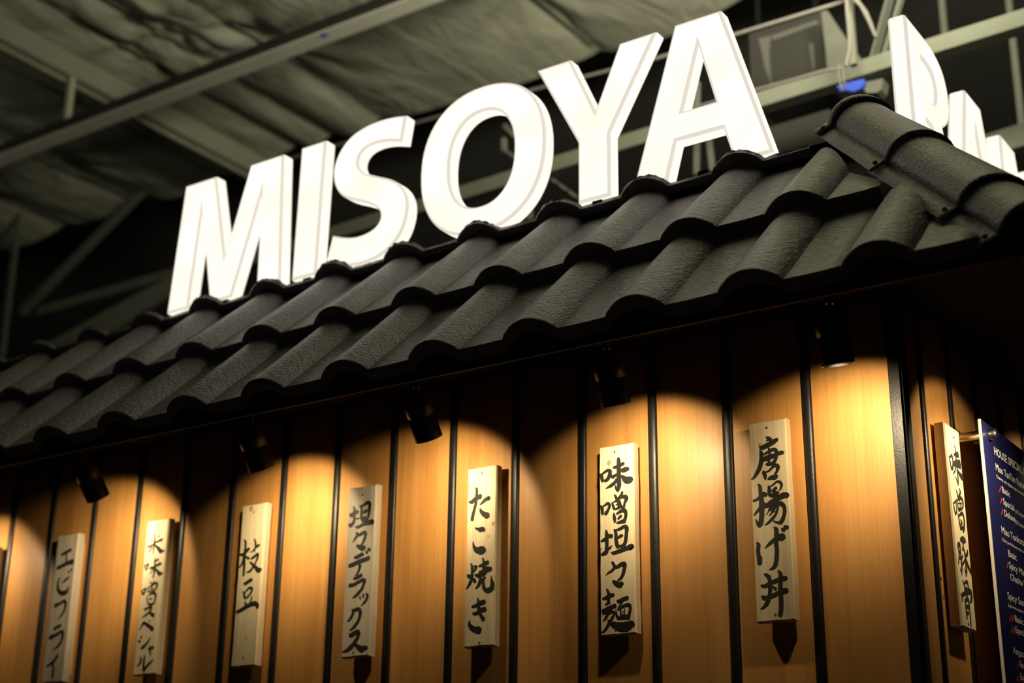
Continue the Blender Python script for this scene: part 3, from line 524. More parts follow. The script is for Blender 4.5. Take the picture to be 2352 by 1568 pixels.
  "-587.1,-282.7,2.0 -582.6,-290.2,5.0 -582.0,-300.6,6.1 -582.9,-310.9,5.8|-595.6,-301.4,3.4 -586.5,-300.2,7.3 -577.4,-296.5,7.5 -570.7,-296.4,5.6|-588.9,-313.6,3.3 -580.6,-309.8,5.6|-596.6,-325.3,5.6 -589.8,-324.5,7.8 -579.2,-320.2,6.9 -567.2,-317.4,7.8|-585.2,-319.7,5.0 -583.8,-328.9,4.7 -587.7,-337.6,5.6 -594.5,-344.8,2.2|-595.1,-330.6,4.2 -586.8,-327.4,5.6 -574.8,-325.8,4.7|-587.6,-333.7,2.8 -579.3,-330.5,3.6 -571.8,-328.6,4.2 -570.4,-333.8,3.9 -576.5,-343.6,5.5 -582.6,-352.1,5.5 -588.6,-360.6,5.5 -594.7,-365.3,3.6 -600.7,-366.1,1.1|-584.0,-344.3,2.8 -572.1,-352.9,9.1 -557.3,-358.5,15.1 -542.6,-358.9,16.4 -532.2,-355.9,12.3 -527.9,-357.5,8.2|-563.3,-306.7,1.9 -559.6,-309.6,6.4 -550.7,-306.5,6.4 -539.5,-304.3,6.9|-551.5,-310.3,4.7 -555.3,-315.8,3.3 -562.0,-322.3,1.1|-565.8,-323.9,1.4 -565.2,-332.9,3.9 -561.6,-340.9,5.0 -557.1,-342.5,4.1|-561.3,-325.6,3.3 -555.4,-322.8,4.1 -546.4,-318.5,5.2 -536.0,-318.7,6.3 -533.9,-325.2,5.5 -536.3,-335.3,4.9 -539.4,-343.3,7.4|-555.4,-327.3,2.8 -554.8,-335.1,3.3 -555.6,-341.4,3.0|-546.8,-324.2,1.9 -546.9,-331.9,2.5 -548.2,-339.4,3.0|-551.8,-330.2,1.4 -549.5,-330.1,1.6|-551.8,-335.9,1.4 -549.6,-335.5,1.6|-560.1,-341.7,4.1 -549.7,-341.2,6.0 -536.4,-339.7,7.7",
 ],
 7: [
  "-235.3,-28.2,1.7 -231.0,-31.6,6.9 -226.1,-35.9,5.7 -224.1,-41.1,2.8|-248.7,-45.9,4.3 -243.6,-47.7,8.0 -231.6,-44.2,8.6 -221.1,-40.1,8.8 -212.9,-36.4,6.0|-235.7,-36.5,1.1 -229.0,-34.5,4.3 -225.2,-32.5,3.4|-249.0,-52.2,2.3 -246.4,-58.8,6.3 -247.0,-71.3,7.1 -250.6,-84.8,7.4 -257.8,-96.3,6.8 -264.0,-103.2,4.8 -269.8,-105.9,1.1|-231.1,-49.1,2.3 -229.5,-59.9,4.3 -229.2,-68.3,3.4 -230.9,-73.6,4.3 -233.4,-80.2,4.8|-241.6,-61.6,2.9 -233.8,-58.5,4.8 -224.8,-54.9,6.3 -217.5,-56.0,6.2 -215.6,-61.8,5.7 -217.7,-72.7,5.9 -223.2,-80.2,6.2 -233.5,-81.6,5.7 -237.8,-80.3,2.8|-243.1,-74.0,1.7 -240.2,-69.5,5.7 -232.7,-66.4,5.7 -219.5,-65.5,5.7 -207.7,-63.0,7.1 -201.9,-63.8,4.8|-243.1,-74.0,3.1 -234.5,-71.7,4.5 -222.6,-69.2,4.3 -215.2,-67.5,2.0|-244.1,-94.0,4.3 -241.4,-99.9,6.5 -240.5,-105.6,5.1 -240.0,-109.8,2.3|-240.8,-95.8,1.4 -232.6,-94.2,3.7 -223.5,-87.1,4.8 -217.6,-85.8,6.8 -214.1,-89.8,6.8 -216.7,-97.7,4.8 -221.3,-101.9,3.1|-234.9,-109.8,3.4 -228.9,-107.8,7.3 -221.6,-108.1,7.9 -217.2,-105.9,6.2",
  "-255.8,-116.7,2.6 -252.3,-122.0,6.2 -251.8,-131.7,6.5 -250.6,-147.0,8.2 -250.5,-160.7,9.3 -251.2,-175.6,8.7 -252.9,-186.3,8.7 -254.2,-193.0,7.3 -257.3,-195.3,6.2 -260.7,-190.2,4.5 -263.5,-182.4,1.7|-266.8,-147.1,4.2 -260.1,-145.8,4.8 -252.5,-141.3,6.2 -245.7,-137.3,8.7 -240.7,-140.0,5.6|-266.5,-174.5,2.8 -261.1,-169.0,4.8 -253.5,-161.7,5.6 -247.3,-155.6,5.6 -242.9,-154.8,2.8|-235.5,-122.1,1.7 -233.6,-128.5,6.2 -234.0,-136.7,7.0 -233.5,-141.6,3.9|-233.4,-125.1,2.0 -225.2,-121.4,3.1 -217.7,-116.9,3.6 -212.0,-118.3,5.0 -208.6,-123.5,4.8 -210.4,-130.1,3.6 -214.2,-133.8,1.4|-228.0,-133.4,3.4 -224.3,-131.8,5.6 -219.7,-128.3,5.6|-230.6,-142.6,5.6 -224.7,-140.6,8.4 -218.8,-138.6,7.3 -215.2,-137.7,4.2|-246.9,-152.9,2.8 -241.7,-159.7,7.0 -231.3,-154.8,8.4 -219.4,-149.5,8.7 -206.1,-144.3,9.5 -197.5,-145.4,8.3|-232.2,-160.2,3.6 -234.7,-165.3,3.6 -237.9,-171.8,2.2 -242.8,-176.6,0.8|-234.5,-162.6,3.1 -227.1,-159.4,4.2 -219.7,-156.3,4.2|-232.7,-168.3,4.7 -227.5,-166.2,7.3 -222.9,-162.7,7.0 -217.0,-159.3,5.6|-235.4,-178.9,2.0 -230.8,-174.0,3.1 -224.8,-170.6,3.1|-217.2,-164.0,3.1 -219.8,-171.2,4.5 -224.6,-180.1,4.7 -231.4,-186.1,5.0 -238.9,-192.0,3.9 -245.6,-195.3,1.1|-219.9,-159.0,6.4 -212.6,-158.5,7.2 -205.7,-164.8,6.1 -204.9,-175.7,6.1 -208.3,-186.1,6.6 -213.0,-193.0,7.2 -218.8,-193.6,4.2 -224.4,-191.6,2.8 -228.6,-189.1,1.1",
  "-264.5,-225.3,1.4 -260.4,-231.1,7.0 -261.6,-240.4,7.0 -260.9,-251.2,6.7 -259.6,-260.7,8.6 -259.6,-266.1,8.0|-255.2,-252.5,1.1 -255.8,-257.1,3.3 -257.5,-262.3,4.2|-227.8,-201.0,1.7 -223.7,-206.2,7.5 -223.6,-217.6,7.7 -225.0,-230.9,7.4 -224.2,-244.3,7.1 -225.7,-260.1,7.7 -228.4,-270.5,7.7 -233.0,-276.0,6.3 -241.0,-278.8,1.1|-247.7,-238.5,1.4 -239.4,-232.0,5.3 -230.5,-226.3,6.6 -220.2,-222.0,9.7 -213.0,-221.5,13.2 -208.8,-222.6,8.2|-212.9,-206.0,2.8 -210.2,-207.7,6.6 -206.7,-209.4,4.7|-207.7,-201.3,2.8 -204.2,-203.9,7.2 -200.7,-205.4,6.0",
  "-252.4,-285.4,1.4 -246.5,-288.6,6.3 -241.8,-294.3,6.8 -240.9,-306.3,6.8 -241.6,-319.4,6.8 -244.3,-331.0,7.1 -249.0,-339.7,7.6 -255.8,-346.4,4.9 -262.0,-348.5,1.1|-258.6,-306.0,3.6 -251.8,-308.0,6.3 -241.6,-304.3,6.8 -227.0,-299.7,7.1 -215.6,-297.5,8.4 -208.5,-297.5,6.8|-257.6,-324.6,2.7 -254.2,-328.8,7.7 -245.7,-329.5,6.8 -235.5,-326.5,7.1 -223.9,-322.3,7.0 -212.5,-320.0,9.5 -207.6,-320.8,6.7|-224.4,-281.2,1.4 -219.4,-288.5,6.8 -220.0,-300.3,7.6 -220.9,-317.3,7.9 -220.6,-334.3,7.8 -221.1,-349.9,7.8 -223.1,-360.1,8.1 -224.0,-363.9,6.2|-236.8,-309.3,1.4 -233.4,-312.2,4.1 -230.0,-315.2,5.2",
 ],
 8: [
  "158.3,-60.5,3.1 162.4,-69.4,5.8 163.9,-77.7,5.8 165.8,-84.0,4.5|161.2,-62.9,3.1 175.6,-55.9,6.7 178.7,-62.0,4.9 177.8,-70.9,4.9 175.0,-78.9,7.6 166.7,-83.2,6.7|194.7,-30.8,1.8 200.4,-37.0,3.6 200.3,-44.6,4.6 199.6,-61.0,5.4 200.0,-73.4,5.4 201.6,-87.9,5.4 198.4,-107.2,4.9|189.5,-50.8,4.5 208.9,-46.3,11.4 212.9,-45.5,13.7|177.6,-71.5,6.7 196.3,-66.7,13.6 219.3,-62.8,19.2|190.5,-74.9,4.5 186.7,-82.5,4.5 172.1,-92.9,1.3|202.5,-77.8,3.2 212.0,-83.2,9.1 224.0,-86.8,12.8 228.2,-84.6,11.4|185.9,-92.6,1.3 191.5,-98.8,3.6 195.6,-104.1,4.0",
  "158.8,-148.4,3.1 161.8,-157.4,5.2 164.8,-166.5,5.2 167.2,-170.9,4.4|163.8,-149.8,2.6 174.2,-144.0,6.2 176.0,-151.0,4.0 175.2,-160.8,4.4 171.8,-166.9,6.6|182.2,-120.4,1.8 188.1,-125.3,5.3 189.6,-133.6,4.4|202.1,-113.8,2.7 206.9,-120.2,6.7 191.5,-133.2,4.5|179.4,-138.1,3.1 184.3,-146.9,4.0 185.4,-156.4,4.9|184.1,-140.8,3.5 202.8,-131.5,6.7 215.1,-133.3,7.6 216.6,-141.6,6.3 208.7,-150.6,4.5 186.9,-157.3,7.5|188.4,-144.8,2.2 209.5,-140.6,2.7|200.0,-135.1,2.2 197.5,-151.6,3.1|204.1,-140.4,2.2 205.1,-146.4,2.2|181.3,-165.1,1.8 184.1,-174.8,5.3 186.7,-185.2,5.7 189.7,-194.3,4.8|185.4,-169.7,4.0 204.2,-160.6,7.6 213.8,-165.5,6.2 214.2,-177.6,6.7 209.1,-189.5,7.5 202.0,-195.7,5.3|194.8,-175.2,4.4 198.8,-180.5,6.6 192.4,-184.1,3.1|188.1,-193.4,5.3 200.2,-188.7,7.5 206.9,-191.1,8.9",
  "169.6,-222.2,4.5 165.0,-229.8,7.6 166.9,-239.4,5.4 166.1,-249.4,6.3 158.3,-264.9,3.1|165.9,-229.0,4.5 174.6,-224.4,9.0 176.1,-235.3,5.4 177.0,-250.0,6.8 176.8,-264.9,7.2 173.7,-276.5,5.4 171.8,-283.5,2.2|166.5,-240.7,3.1 174.3,-239.4,9.0|165.4,-252.0,3.1 173.1,-250.7,6.7|182.7,-214.8,6.8 196.5,-212.3,13.7 210.0,-211.8,9.2|194.9,-218.3,5.5 194.8,-225.8,5.5 186.9,-234.1,2.3|190.3,-228.5,4.5 200.2,-233.6,5.9 202.6,-245.7,8.2 203.0,-258.1,9.1 201.4,-270.8,7.7 197.0,-280.1,4.5|218.9,-227.9,3.7 214.7,-236.1,7.8 203.5,-242.4,5.5|188.2,-243.2,4.5 178.3,-252.3,3.2|197.6,-250.3,5.4 183.7,-260.1,5.4|205.9,-247.6,4.6 212.6,-257.7,7.8 223.7,-265.9,9.2 230.1,-270.5,4.6|164.4,-269.4,1.8 169.0,-276.0,3.1|191.7,-264.9,1.8 194.8,-274.3,3.2",
  "175.2,-291.6,3.1 182.0,-300.9,6.2 183.1,-310.5,5.8|179.1,-297.7,3.6 197.9,-290.5,7.7 203.5,-297.6,5.9 203.4,-305.0,5.8|180.9,-304.8,2.2 194.2,-304.0,8.1 195.5,-306.2,6.7|158.9,-317.8,4.4 162.3,-325.8,5.3 160.2,-333.4,2.6|161.7,-321.0,6.6 188.2,-312.2,8.9 212.3,-306.7,11.3 218.3,-312.6,10.4 213.8,-321.9,9.0 206.8,-326.6,4.5|177.0,-326.1,4.4 179.4,-337.9,5.7 179.4,-351.2,6.2 180.6,-360.7,4.0|180.5,-326.8,5.3 192.9,-322.5,11.2 199.0,-327.7,5.4 199.4,-339.9,5.8 199.9,-354.4,5.8 198.8,-369.1,5.3 198.3,-373.4,2.2|181.0,-338.8,4.4 192.6,-337.2,9.8|183.5,-350.0,6.6 191.2,-348.9,6.6|182.2,-368.3,2.6 187.1,-370.6,3.5",
 ],
}

# ================================================================== WOODEN MENU PLAQUES
def ribbon(pts, n=5, hw=.64):
    """brush stroke: spline through (u, v, width) points, as an outline polygon with rounded ends"""
    P_ = []; L = len(pts)
    if L == 1: pts = pts * 2; L = 2
    for i in range(L - 1):
        p0, p1, p2, p3 = [np.array(pts[j]) for j in (max(0, i - 1), i, i + 1, min(L - 1, i + 2))]
        for k in range(n):
            t = k / n; q = .5 * ((2 * p1) + (-p0 + p2) * t + (2 * p0 - 5 * p1 + 4 * p2 - p3) * t * t + (-p0 + 3 * p1 - 3 * p2 + p3) * t ** 3)
            q[2] = max(.4, p1[2] * (1 - t) + p2[2] * t); P_.append(q)
    P_.append(np.array(pts[-1], float))
    l = []; r = []; m = len(P_)
    for i in range(m):
        d = P_[min(i + 1, m - 1)][:2] - P_[max(0, i - 1)][:2]; d = d / (np.linalg.norm(d) + 1e-9); nn = np.array([-d[1], d[0]])
        wv = P_[i][2] * hw * (1 + .10 * noise.noise(Vector((P_[i][0] * .31, P_[i][1] * .31, 2.0))))
        l.append(P_[i][:2] + nn * wv); r.append(P_[i][:2] - nn * wv)
    def cap(c, d, wv): 
        base_a = math.atan2(d[1], d[0]); return [c + wv * np.array([math.cos(base_a + a), math.sin(base_a + a)]) * (1 if abs(a) > .1 else .9) for a in (math.pi / 3, 0, -math.pi / 3)]
    d1 = P_[-1][:2] - P_[-2][:2]; d0 = P_[0][:2] - P_[1][:2]
    vs = []; fs = []
    for a, c in zip(l, r): vs += [a, c]
    for i in range(m - 1): fs.append((2 * i, 2 * i + 1, 2 * i + 3, 2 * i + 2))
    e = cap(P_[-1][:2], d1, P_[-1][2] * hw * .8); k = len(vs); vs += e; fs.append((2 * m - 2, 2 * m - 1, k + 2, k + 1, k))
    e = cap(P_[0][:2], d0, P_[0][2] * hw * .8); k = len(vs); vs += e; fs.append((1, 0, k + 2, k + 1, k))
    return vs, fs
def parse(s): return [[tuple(map(float, t.split(','))) for t in st.split()] for st in s.split('|')]
FRONT_PD, SIDE_PD, BT = .036, .045, .022
def plaque(idx, u0, u1, z0, z1, chars, label, wood_m, side=False, knots=(), nail=None, nail_low=None, seed=0):
    """u runs along the wall; front face PD away from it"""
    def pt(u, z, d): return Vector((u, -d, z)) if not side else Vector((d, u, z))
    uc = (u0 + u1) / 2; PD = SIDE_PD if side else FRONT_PD
    root = thing('menu_plaque', pt(uc, z0, PD - BT), label, 'wooden sign', 'hand-lettered menu plaques')
    # board: grid with slightly worn edges
    nu, nz = 6, 40; vs = []; fs = []
    def wob(u, z, s): return .0009 * noise.noise(Vector((u * 40 + s, z * 30, seed))) 
    for layer, d in ((0, PD), (1, PD - .0035), (2, PD - BT + .002), (3, PD - BT)):
        ins = .0022 if layer in (0, 3) else 0
        for j in range(nz + 1):
            for i in (range(nu + 1)):
                a = i / nu; c = j / nz; u = u0 + ins + (u1 - u0 - 2 * ins) * a; z = z0 + ins + (z1 - z0 - 2 * ins) * c
                if i in (0, nu): u += wob(u, z, 3 + layer * .2)
                if j in (0, nz): z += wob(u, z, 9 + layer * .3) * 1.6
                vs.append(pt(u, z, d))
    S = (nu + 1) * (nz + 1)
    def q(l, i, j): return l * S + j * (nu + 1) + i
    for j in range(nz):
        for i in range(nu):
            fs.append((q(0, i, j), q(0, i + 1, j), q(0, i + 1, j + 1), q(0, i, j + 1)))
            fs.append((q(3, i, j), q(3, i, j + 1), q(3, i + 1, j + 1), q(3, i + 1, j)))
    for l in range(3):
        for j in range(nz):
            fs.append((q(l, 0, j), q(l, 0, j + 1), q(l + 1, 0, j + 1), q(l + 1, 0, j))); fs.append((q(l, nu, j), q(l + 1, nu, j), q(l + 1, nu, j + 1), q(l, nu, j + 1)))
        for i in range(nu):
            fs.append((q(l, i, 0), q(l + 1, i, 0), q(l + 1, i + 1, 0), q(l, i + 1, 0))); fs.append((q(l, i, nz), q(l, i + 1, nz), q(l + 1, i + 1, nz), q(l + 1, i, nz)))
    b = MB(); b.add(vs, fs); b.build('board', [wood_m], root)
    # block that holds the board off the wall
    b = MB(); c0 = pt(u0 + .016, z0 + .02, .0 if not side else SX - .0); c1 = pt(u1 - .016, z1 - .02, PD - BT)
    lo = Vector([min(a, c) for a, c in zip(c0, c1)]); hi = Vector([max(a, c) for a, c in zip(c0, c1)]); b.box(lo, hi); b.build('spacer', M['pine_end'], root)
    lift = PD + .00035
    for ci, ch in enumerate(chars):
        b = MB()
        for si, st in enumerate(parse(ch)):
            v2, f2 = ribbon(st, 5, .53 if side else .60); dd = lift + si * .00003
            b.add([pt(x / 1000, z / 1000, dd) for x, z in v2], f2)
        b.build('brush_character', M['ink'], root)
    for (ku, kz, kr) in knots:
        b = MB(); n = 12; b.add([pt(ku + kr * math.cos(2 * math.pi * k / n), kz + kr * 1.25 * math.sin(2 * math.pi * k / n), PD + .0002) for k in range(n)], [tuple(range(n))]); b.build('knot', M['knot'], root)
    for nl in (nail, nail_low):
        if nl:
            b = MB(); nu_, nz_ = nl
            b.tube([pt(nu_, nz_, PD - .002), pt(nu_, nz_, PD + .0008)], .0022, 8); b.build('nail_head', M['hole'], root)
    return root
def u_of(px, py, side=False):
    p = atX(px, py, SIDE_PD) if side else atY(px, py, -FRONT_PD); return ((p.y if side else p.x), p.z)
plaques = [
    (0, -2.577, -2.498, [], 'pine plaque cut off by the left edge of the picture', M['pine_grey'], (), None, None),
    (1, -2.2479, -2.1673, INK[1], 'plaque lettered with five katakana, leftmost whole one, its right edge lit', M['pine_grey'], ((134, 1463, 3),), None, None),
    (2, -1.9131, -1.8355, INK[2], 'narrow-lettered plaque with eight small characters, second from the left', M['pine'], (), (364, 1204), (331, 1546)),
    (3, -1.5877, -1.5120, INK[3], 'plaque with only two large characters and a knot at its top edge', M['pine'], ((577, 1168, 5.5), (565, 1464, 2.5)), (583, 1176), (559, 1510)),
    (4, -1.2590, -1.1795, INK[4], 'greyish plaque with seven characters, fourth from the left', M['pine_grey'], (), (833, 1136), (812, 1498)),
    (5, -.9290, -.8531, INK[5], 'plaque with four widely spaced characters, mostly hiragana, knots near its edges', M['pine'], ((1077.5, 1119, 4), (1133, 1202, 4), (1121.5, 1231, 2.2)), (1107, 1086), (1101.5, 1475)),
    (6, -.6020, -.5225, INK[6], 'bright plaque with five characters and a round knot top left', M['pine'], ((1398.5, 1063, 4.6), (1381, 1261, 2)), (1412, 1038), (1415, 1447)),
    (7, -.2715, -.1948, INK[7], 'largest plaque of the front wall, four bold characters, nearest the corner', M['pine'], ((1744.5, 1021, 3.2),), (1761, 982), (1781, 1411)),
]
for k, u0, u1, ch, lab, mt, kn, n1, n2 in plaques:
    kk = [(*u_of(x, y), r / 1000) for x, y, r in kn]
    plaque(k, u0, u1, -.3730, .0035, ch, lab, mt, False, kk, u_of(*n1) if n1 else None, u_of(*n2) if n2 else None, seed=k)
plaque(8, .150, .231, -.378, .005, INK[8], 'plaque on the side wall beside the navy menu board, four characters', M['pine'], True,
       [(*u_of(2193, 1279, True), .003), (*u_of(2198, 1317, True), .0025)], u_of(2190.5, 1004, True), None, seed=8)

# ================================================================== TRACK SPOTLIGHTS
def spot(x, y, label, tilt=.5, into=(0, 1), wall=(-.10, 1, -.62), energy=5.6, mz=.022):
    """tilt = how far the can leans towards the wall; into = wall direction"""
    root = thing('spotlight', (x, y, .214), label, 'spotlight', 'spotlights under the eave')
    a = Vector((into[0] * tilt, into[1] * tilt, -1)).normalized(); mouth = Vector((x, y, mz)); L_, s_ = .086, .0285
    top = mouth - a * L_
    b = MB(); b.tube([top + a * .004, (top.x, top.y, top.z + .016), (top.x, top.y, .214)], .0045, 10); b.build('stem', M['can'], root)
    b = MB(); b.tube([(top.x, top.y, top.z + .022), (top.x, top.y, top.z + .046)], .0068, 14); b.build('collar', M['can'], root)
    b = MB(); b.tube([(top.x, top.y, .203), (top.x, top.y, .214)], .020, 18); b.build('ceiling_rose', M['can'], root)
    b = MB()
    b.tube([top, top + a * .001, top + a * .034, top + a * .035, top + a * .037, top + a * .038, top + a * L_], [s_ * .9, s_, s_, s_ * .95, s_ * .95, s_, s_], 32, caps=False)
    b.tube([top, top + a * .0005], [s_ * .9, s_ * .9], 32)
    b.tube([top + a * L_, top + a * L_, top + a * (L_ - .012)], [s_, s_ * .94, s_ * .88], 32, caps=False)
    b.build('lamp_housing', M['can'], root)
    b = MB(); b.tube([top + a * (L_ - .034), top + a * (L_ - .033)], s_ * .8, 24); b.build('lens', M['lens'], root)
    for e_, w_, an, bl in ((energy * .44, wall, 109, .25), (energy, (wall[0], wall[1], wall[2] * (.62 if into[1] else 1)), 88, .95)):   # reflector spill and main beam
        l = light('bulb', 'SPOT', tuple(mouth + a * .004 - base(root)), e_, (1.0, .78, .47), aim=w_, spot_size=math.radians(an), spot_blend=bl, shadow_soft_size=.010)
        l.parent = root
LX = [(-1.885, .76), (-1.355, .61), (-.893, .66), (-.453, .40), (-.012, .26)]
lab = ['leftmost spotlight, tilted strongly at the wall under the far end of the eave', 'second spotlight from the left, above the two-character plaque', 'middle spotlight of the front wall, between the seven- and four-character plaques', 'fourth spotlight, above the bright five-character plaque', 'spotlight nearest the kiosk corner']
for (x, tl_), l_, ax_ in zip(LX, lab, (-.60, -.30, -.50, -.20, -.25)): spot(x, -.22, l_, tl_, wall=(ax_, 1, -.62))
spot(-2.55, -.22, 'spotlight beyond the left edge of the picture')
spot(.245, .17, 'spotlight on the side wall above the side plaque', .4, (-1, 0), wall=(-1, .30, -.6), energy=5.0)
spot(.245, .83, 'farther spotlight on the side wall, mirrored in the menu board', .4, (-1, 0), wall=(-1, -.15, -1.3), mz=.13, energy=3.0)

# ================================================================== NAVY MENU BOARD (side wall)
BX = .085
tl = atX(2252, 961, BX); Yb = tl.y
board = thing('menu_board', (BX, Yb, -.9), 'navy menu board on steel standoffs with white dish names and red chillies', 'menu board')
b = MB(); b.box((BX - .006, Yb, -.95), (BX, Yb + 1.0, tl.z)); b.build('acrylic_sheet', M['acry'], board, bevel=.0006)
b = MB(); b.box((BX, Yb + .0012, -.949), (BX + .0008, Yb + .999, tl.z - .001)); b.build('printed_face', M['board'], board)
for p in (atX(2268, 998, BX), Vector((BX, Yb + .94, atX(2268, 998, BX).z))):
    b = MB(); b.tube([(.024, p.y, p.z), (BX - .006, p.y, p.z)], .0105, 20); b.tube([(BX + .0008, p.y, p.z), (BX + .016, p.y, p.z), (BX + .018, p.y, p.z)], [.0105, .0105, .009], 20)
    b.build('standoff', M['steel'], board)
TX = BX + .0012
def line(txt, crop, p0, p1, sub, h, bold=False):
    """txt starts at p0 on its baseline; the piece `sub` of it ends at p1; h = capital height, all in a x7.127 view of the board"""
    x0, y0 = crop; s = 7.127
    a = atX(x0 + p0[0] / s, y0 + p0[1] / s, TX); c = atX(x0 + p1[0] / s, y0 + p1[1] / s, TX); t = atX(x0 + p0[0] / s, y0 + (p0[1] - h) / s, TX)
    hh = (t.z - a.z)
    def mk(body):
        cu = bpy.data.curves.new('lettering', 'FONT'); cu.body = body; cu.size = 1; cu.fill_mode = 'FRONT'
        cu.offset = .020 if bold else .010
        o = bpy.data.objects.new('lettering', cu); sc.collection.objects.link(o); return o
    o = mk(sub); bpy.context.view_layer.update(); wd = o.dimensions.x; bpy.data.objects.remove(o)
    o = mk(txt); cap = .72
    sy = hh / cap; sx_ = (c.y - a.y) / wd
    o.matrix_world = Matrix.Translation(Vector((TX, a.y, a.z))) @ Matrix(((0, 0, 1, 0), (1, 0, 0, 0), (0, 1, 0, 0), (0, 0, 0, 1))) @ Matrix.Diagonal((sx_, sy, 1, 1))
    me = bpy.data.meshes.new_from_object(o); mw = o.matrix_world.copy(); me.transform(Matrix.Translation(-base(board)) @ mw)
    bpy.data.objects.remove(o); me.materials.clear(); me.materials.append(M['white'])
    for p_ in me.polygons: p_.material_index = 0
    o = bpy.data.objects.new('lettering', me); sc.collection.objects.link(o); o.parent = board
def chilli(crop, cx, cy, h=100):
    x0, y0 = crop; s = 7.127; k = h / 100
    pts = [(18, -46), (22, -20), (16, 15), (4, 38), (-22, 50), (-8, 36), (-2, 12), (2, -14), (8, -40)]
    b = MB(); b.add([atX(x0 + (cx + a * k) / s, y0 + (cy + c * k) / s, TX) for a, c in pts], [tuple(range(len(pts)))]); o = b.build('chilli_symbol', M['red'], board)
    g = MB(); g.add([atX(x0 + (cx + a * k) / s, y0 + (cy + c * k) / s, TX + .0001) for a, c in [(8, -44), (14, -70), (18, -70), (20, -44)]], [(0, 1, 2, 3)]); g.build('chilli_stalk', M['green'], o)
A1, A2, A3 = (2222, 940), (2222, 1140), (2222, 1348)
line('HOUSE SPECIAL RAMEN', A1, (440, 728), (898, 1062), 'HOUSE SPECIAL', 122, True)
line('Miso TanTan Ramen', A1, (465, 988), (785, 1205), 'Miso TanTan', 112)
line('Creamy and slightly spicy sesame', A1, (475, 1112), (828, 1358), 'Creamy and slightly spicy', 50)
chilli(A1, 528, 1310); line('Basic', A1, (566, 1350), (700, 1448), 'Basic', 100)
chilli(A2, 548, 68); line('Special', A2, (588, 125), (768, 240), 'Special', 104)
line('(1X chashu)', A2, (785, 262), (927, 340), '(1X chash', 56)
chilli(A2, 562, 250); line('Deluxe', A2, (606, 312), (785, 420), 'Deluxe', 104)
line('(3X chashu)', A2, (788, 436), (927, 508), '(3X chash', 56)
line('Miso Tonkotsu', A2, (560, 592), (927, 805), 'Miso Tonkots', 112)
line('Thick pork flavour miso soup', A2, (570, 722), (890, 892), 'Thick pork flavour miso', 50)
line('Basic', A2, (668, 972), (806, 1050), 'Basic', 108)
chilli(A2, 650, 1125); line('Spicy Miso', A2, (686, 1170), (826, 1240), 'Spicy', 108)
line('Chashu Ramen', A2, (706, 1360), (902, 1448), 'Chashu', 108)
line('Spicy Sansho', A3, (660, 185), (927, 300), 'Spicy San', 112)
line('Japanese pepper soup', A3, (672, 312), (908, 415), 'Japanese pepper', 50)
chilli(A3, 702, 505, 110); chilli(A3, 738, 520, 110); line('Basic', A3, (776, 558), (916, 622), 'Basic', 108)
chilli(A3, 724, 705, 110); chilli(A3, 762, 715, 110); line('Special', A3, (790, 742), (924, 815), 'Speci', 108)
line('Angus', A3, (752, 1082), (925, 1140), 'Angus', 112)
chilli(A3, 820, 1290, 110); line('Tan Tan', A3, (856, 1308), (926, 1345), 'Tan', 108)
chilli(A3, 812, 1485, 110); chilli(A3, 846, 1495, 110); line('Special', A3, (868, 1510), (926, 1542), 'Sp', 108)

# ================================================================== STEEL AND SERVICES ABOVE THE KIOSK
def prism_px(b, pts, Y, t=.02, mi=0):
    f = [atY(x, y, Y) for x, y in pts]; g = [p + Vector((0, t, 0)) for p in f]; n = len(f)
    b.add(f + g, [tuple(range(n))[::-1], tuple(range(n, 2 * n))] + [(i, (i + 1) % n, n + (i + 1) % n, n + i) for i in range(n)], mi)
yA, yB = atZ(800, 51, 2.3).y, atZ(800, 82, 2.3).y
yA, yB = min(yA, yB), max(yA, yB)
hB = atY(800, 22, yA).z
t = thing('ceiling_beam', (-3, yA, 2.3), 'long pale steel beam crossing the upper left under the insulation', 'beam')
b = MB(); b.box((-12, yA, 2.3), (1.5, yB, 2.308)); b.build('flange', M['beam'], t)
b = MB(); b.box((-12, yA + .002, 2.308), (1.5, yA + .016, hB - .008)); b.box((-12, yA - .002, hB - .008), (1.5, yB, hB)); b.build('web', M['dark'], t)  # shade on the beam's side put into the near-black colour
b = MB(); q = atY(735, 98, yA - .002); b.box((q.x - .012, yA + .01, 2.297), (q.x + .014, yA + .03, 2.2999)); b.build('tape_scrap', M['blue'], t)
xE = atZ(0, 84, 2.6).x; hE = atX(0, 32, xE).z
t = thing('joist', (xE, 0, 2.6), 'deep grey joist running away from the camera, upper left', 'beam')
b = MB(); b.box((xE - .012, -3.5, 2.6), (xE, 2.66, hE)); b.build('joist_web', M['joist'], t)
b = MB(); b.box((xE - .10, -3.5, 2.592), (xE + .006, 2.66, 2.60)); b.box((xE - .05, -3.5, 2.575), (xE - .04, 2.66, 2.592)); b.build('joist_flange', M['joist'], t)
q = atY(165, 185, yA + .03); b = MB(); b.box((q.x - .012, q.y - .012, hB), (q.x + .012, q.y + .012, q.z + .02)); tag(b.build('hanger', M['gal']), 'short square hanger between joist and beam, upper left', 'hanger')

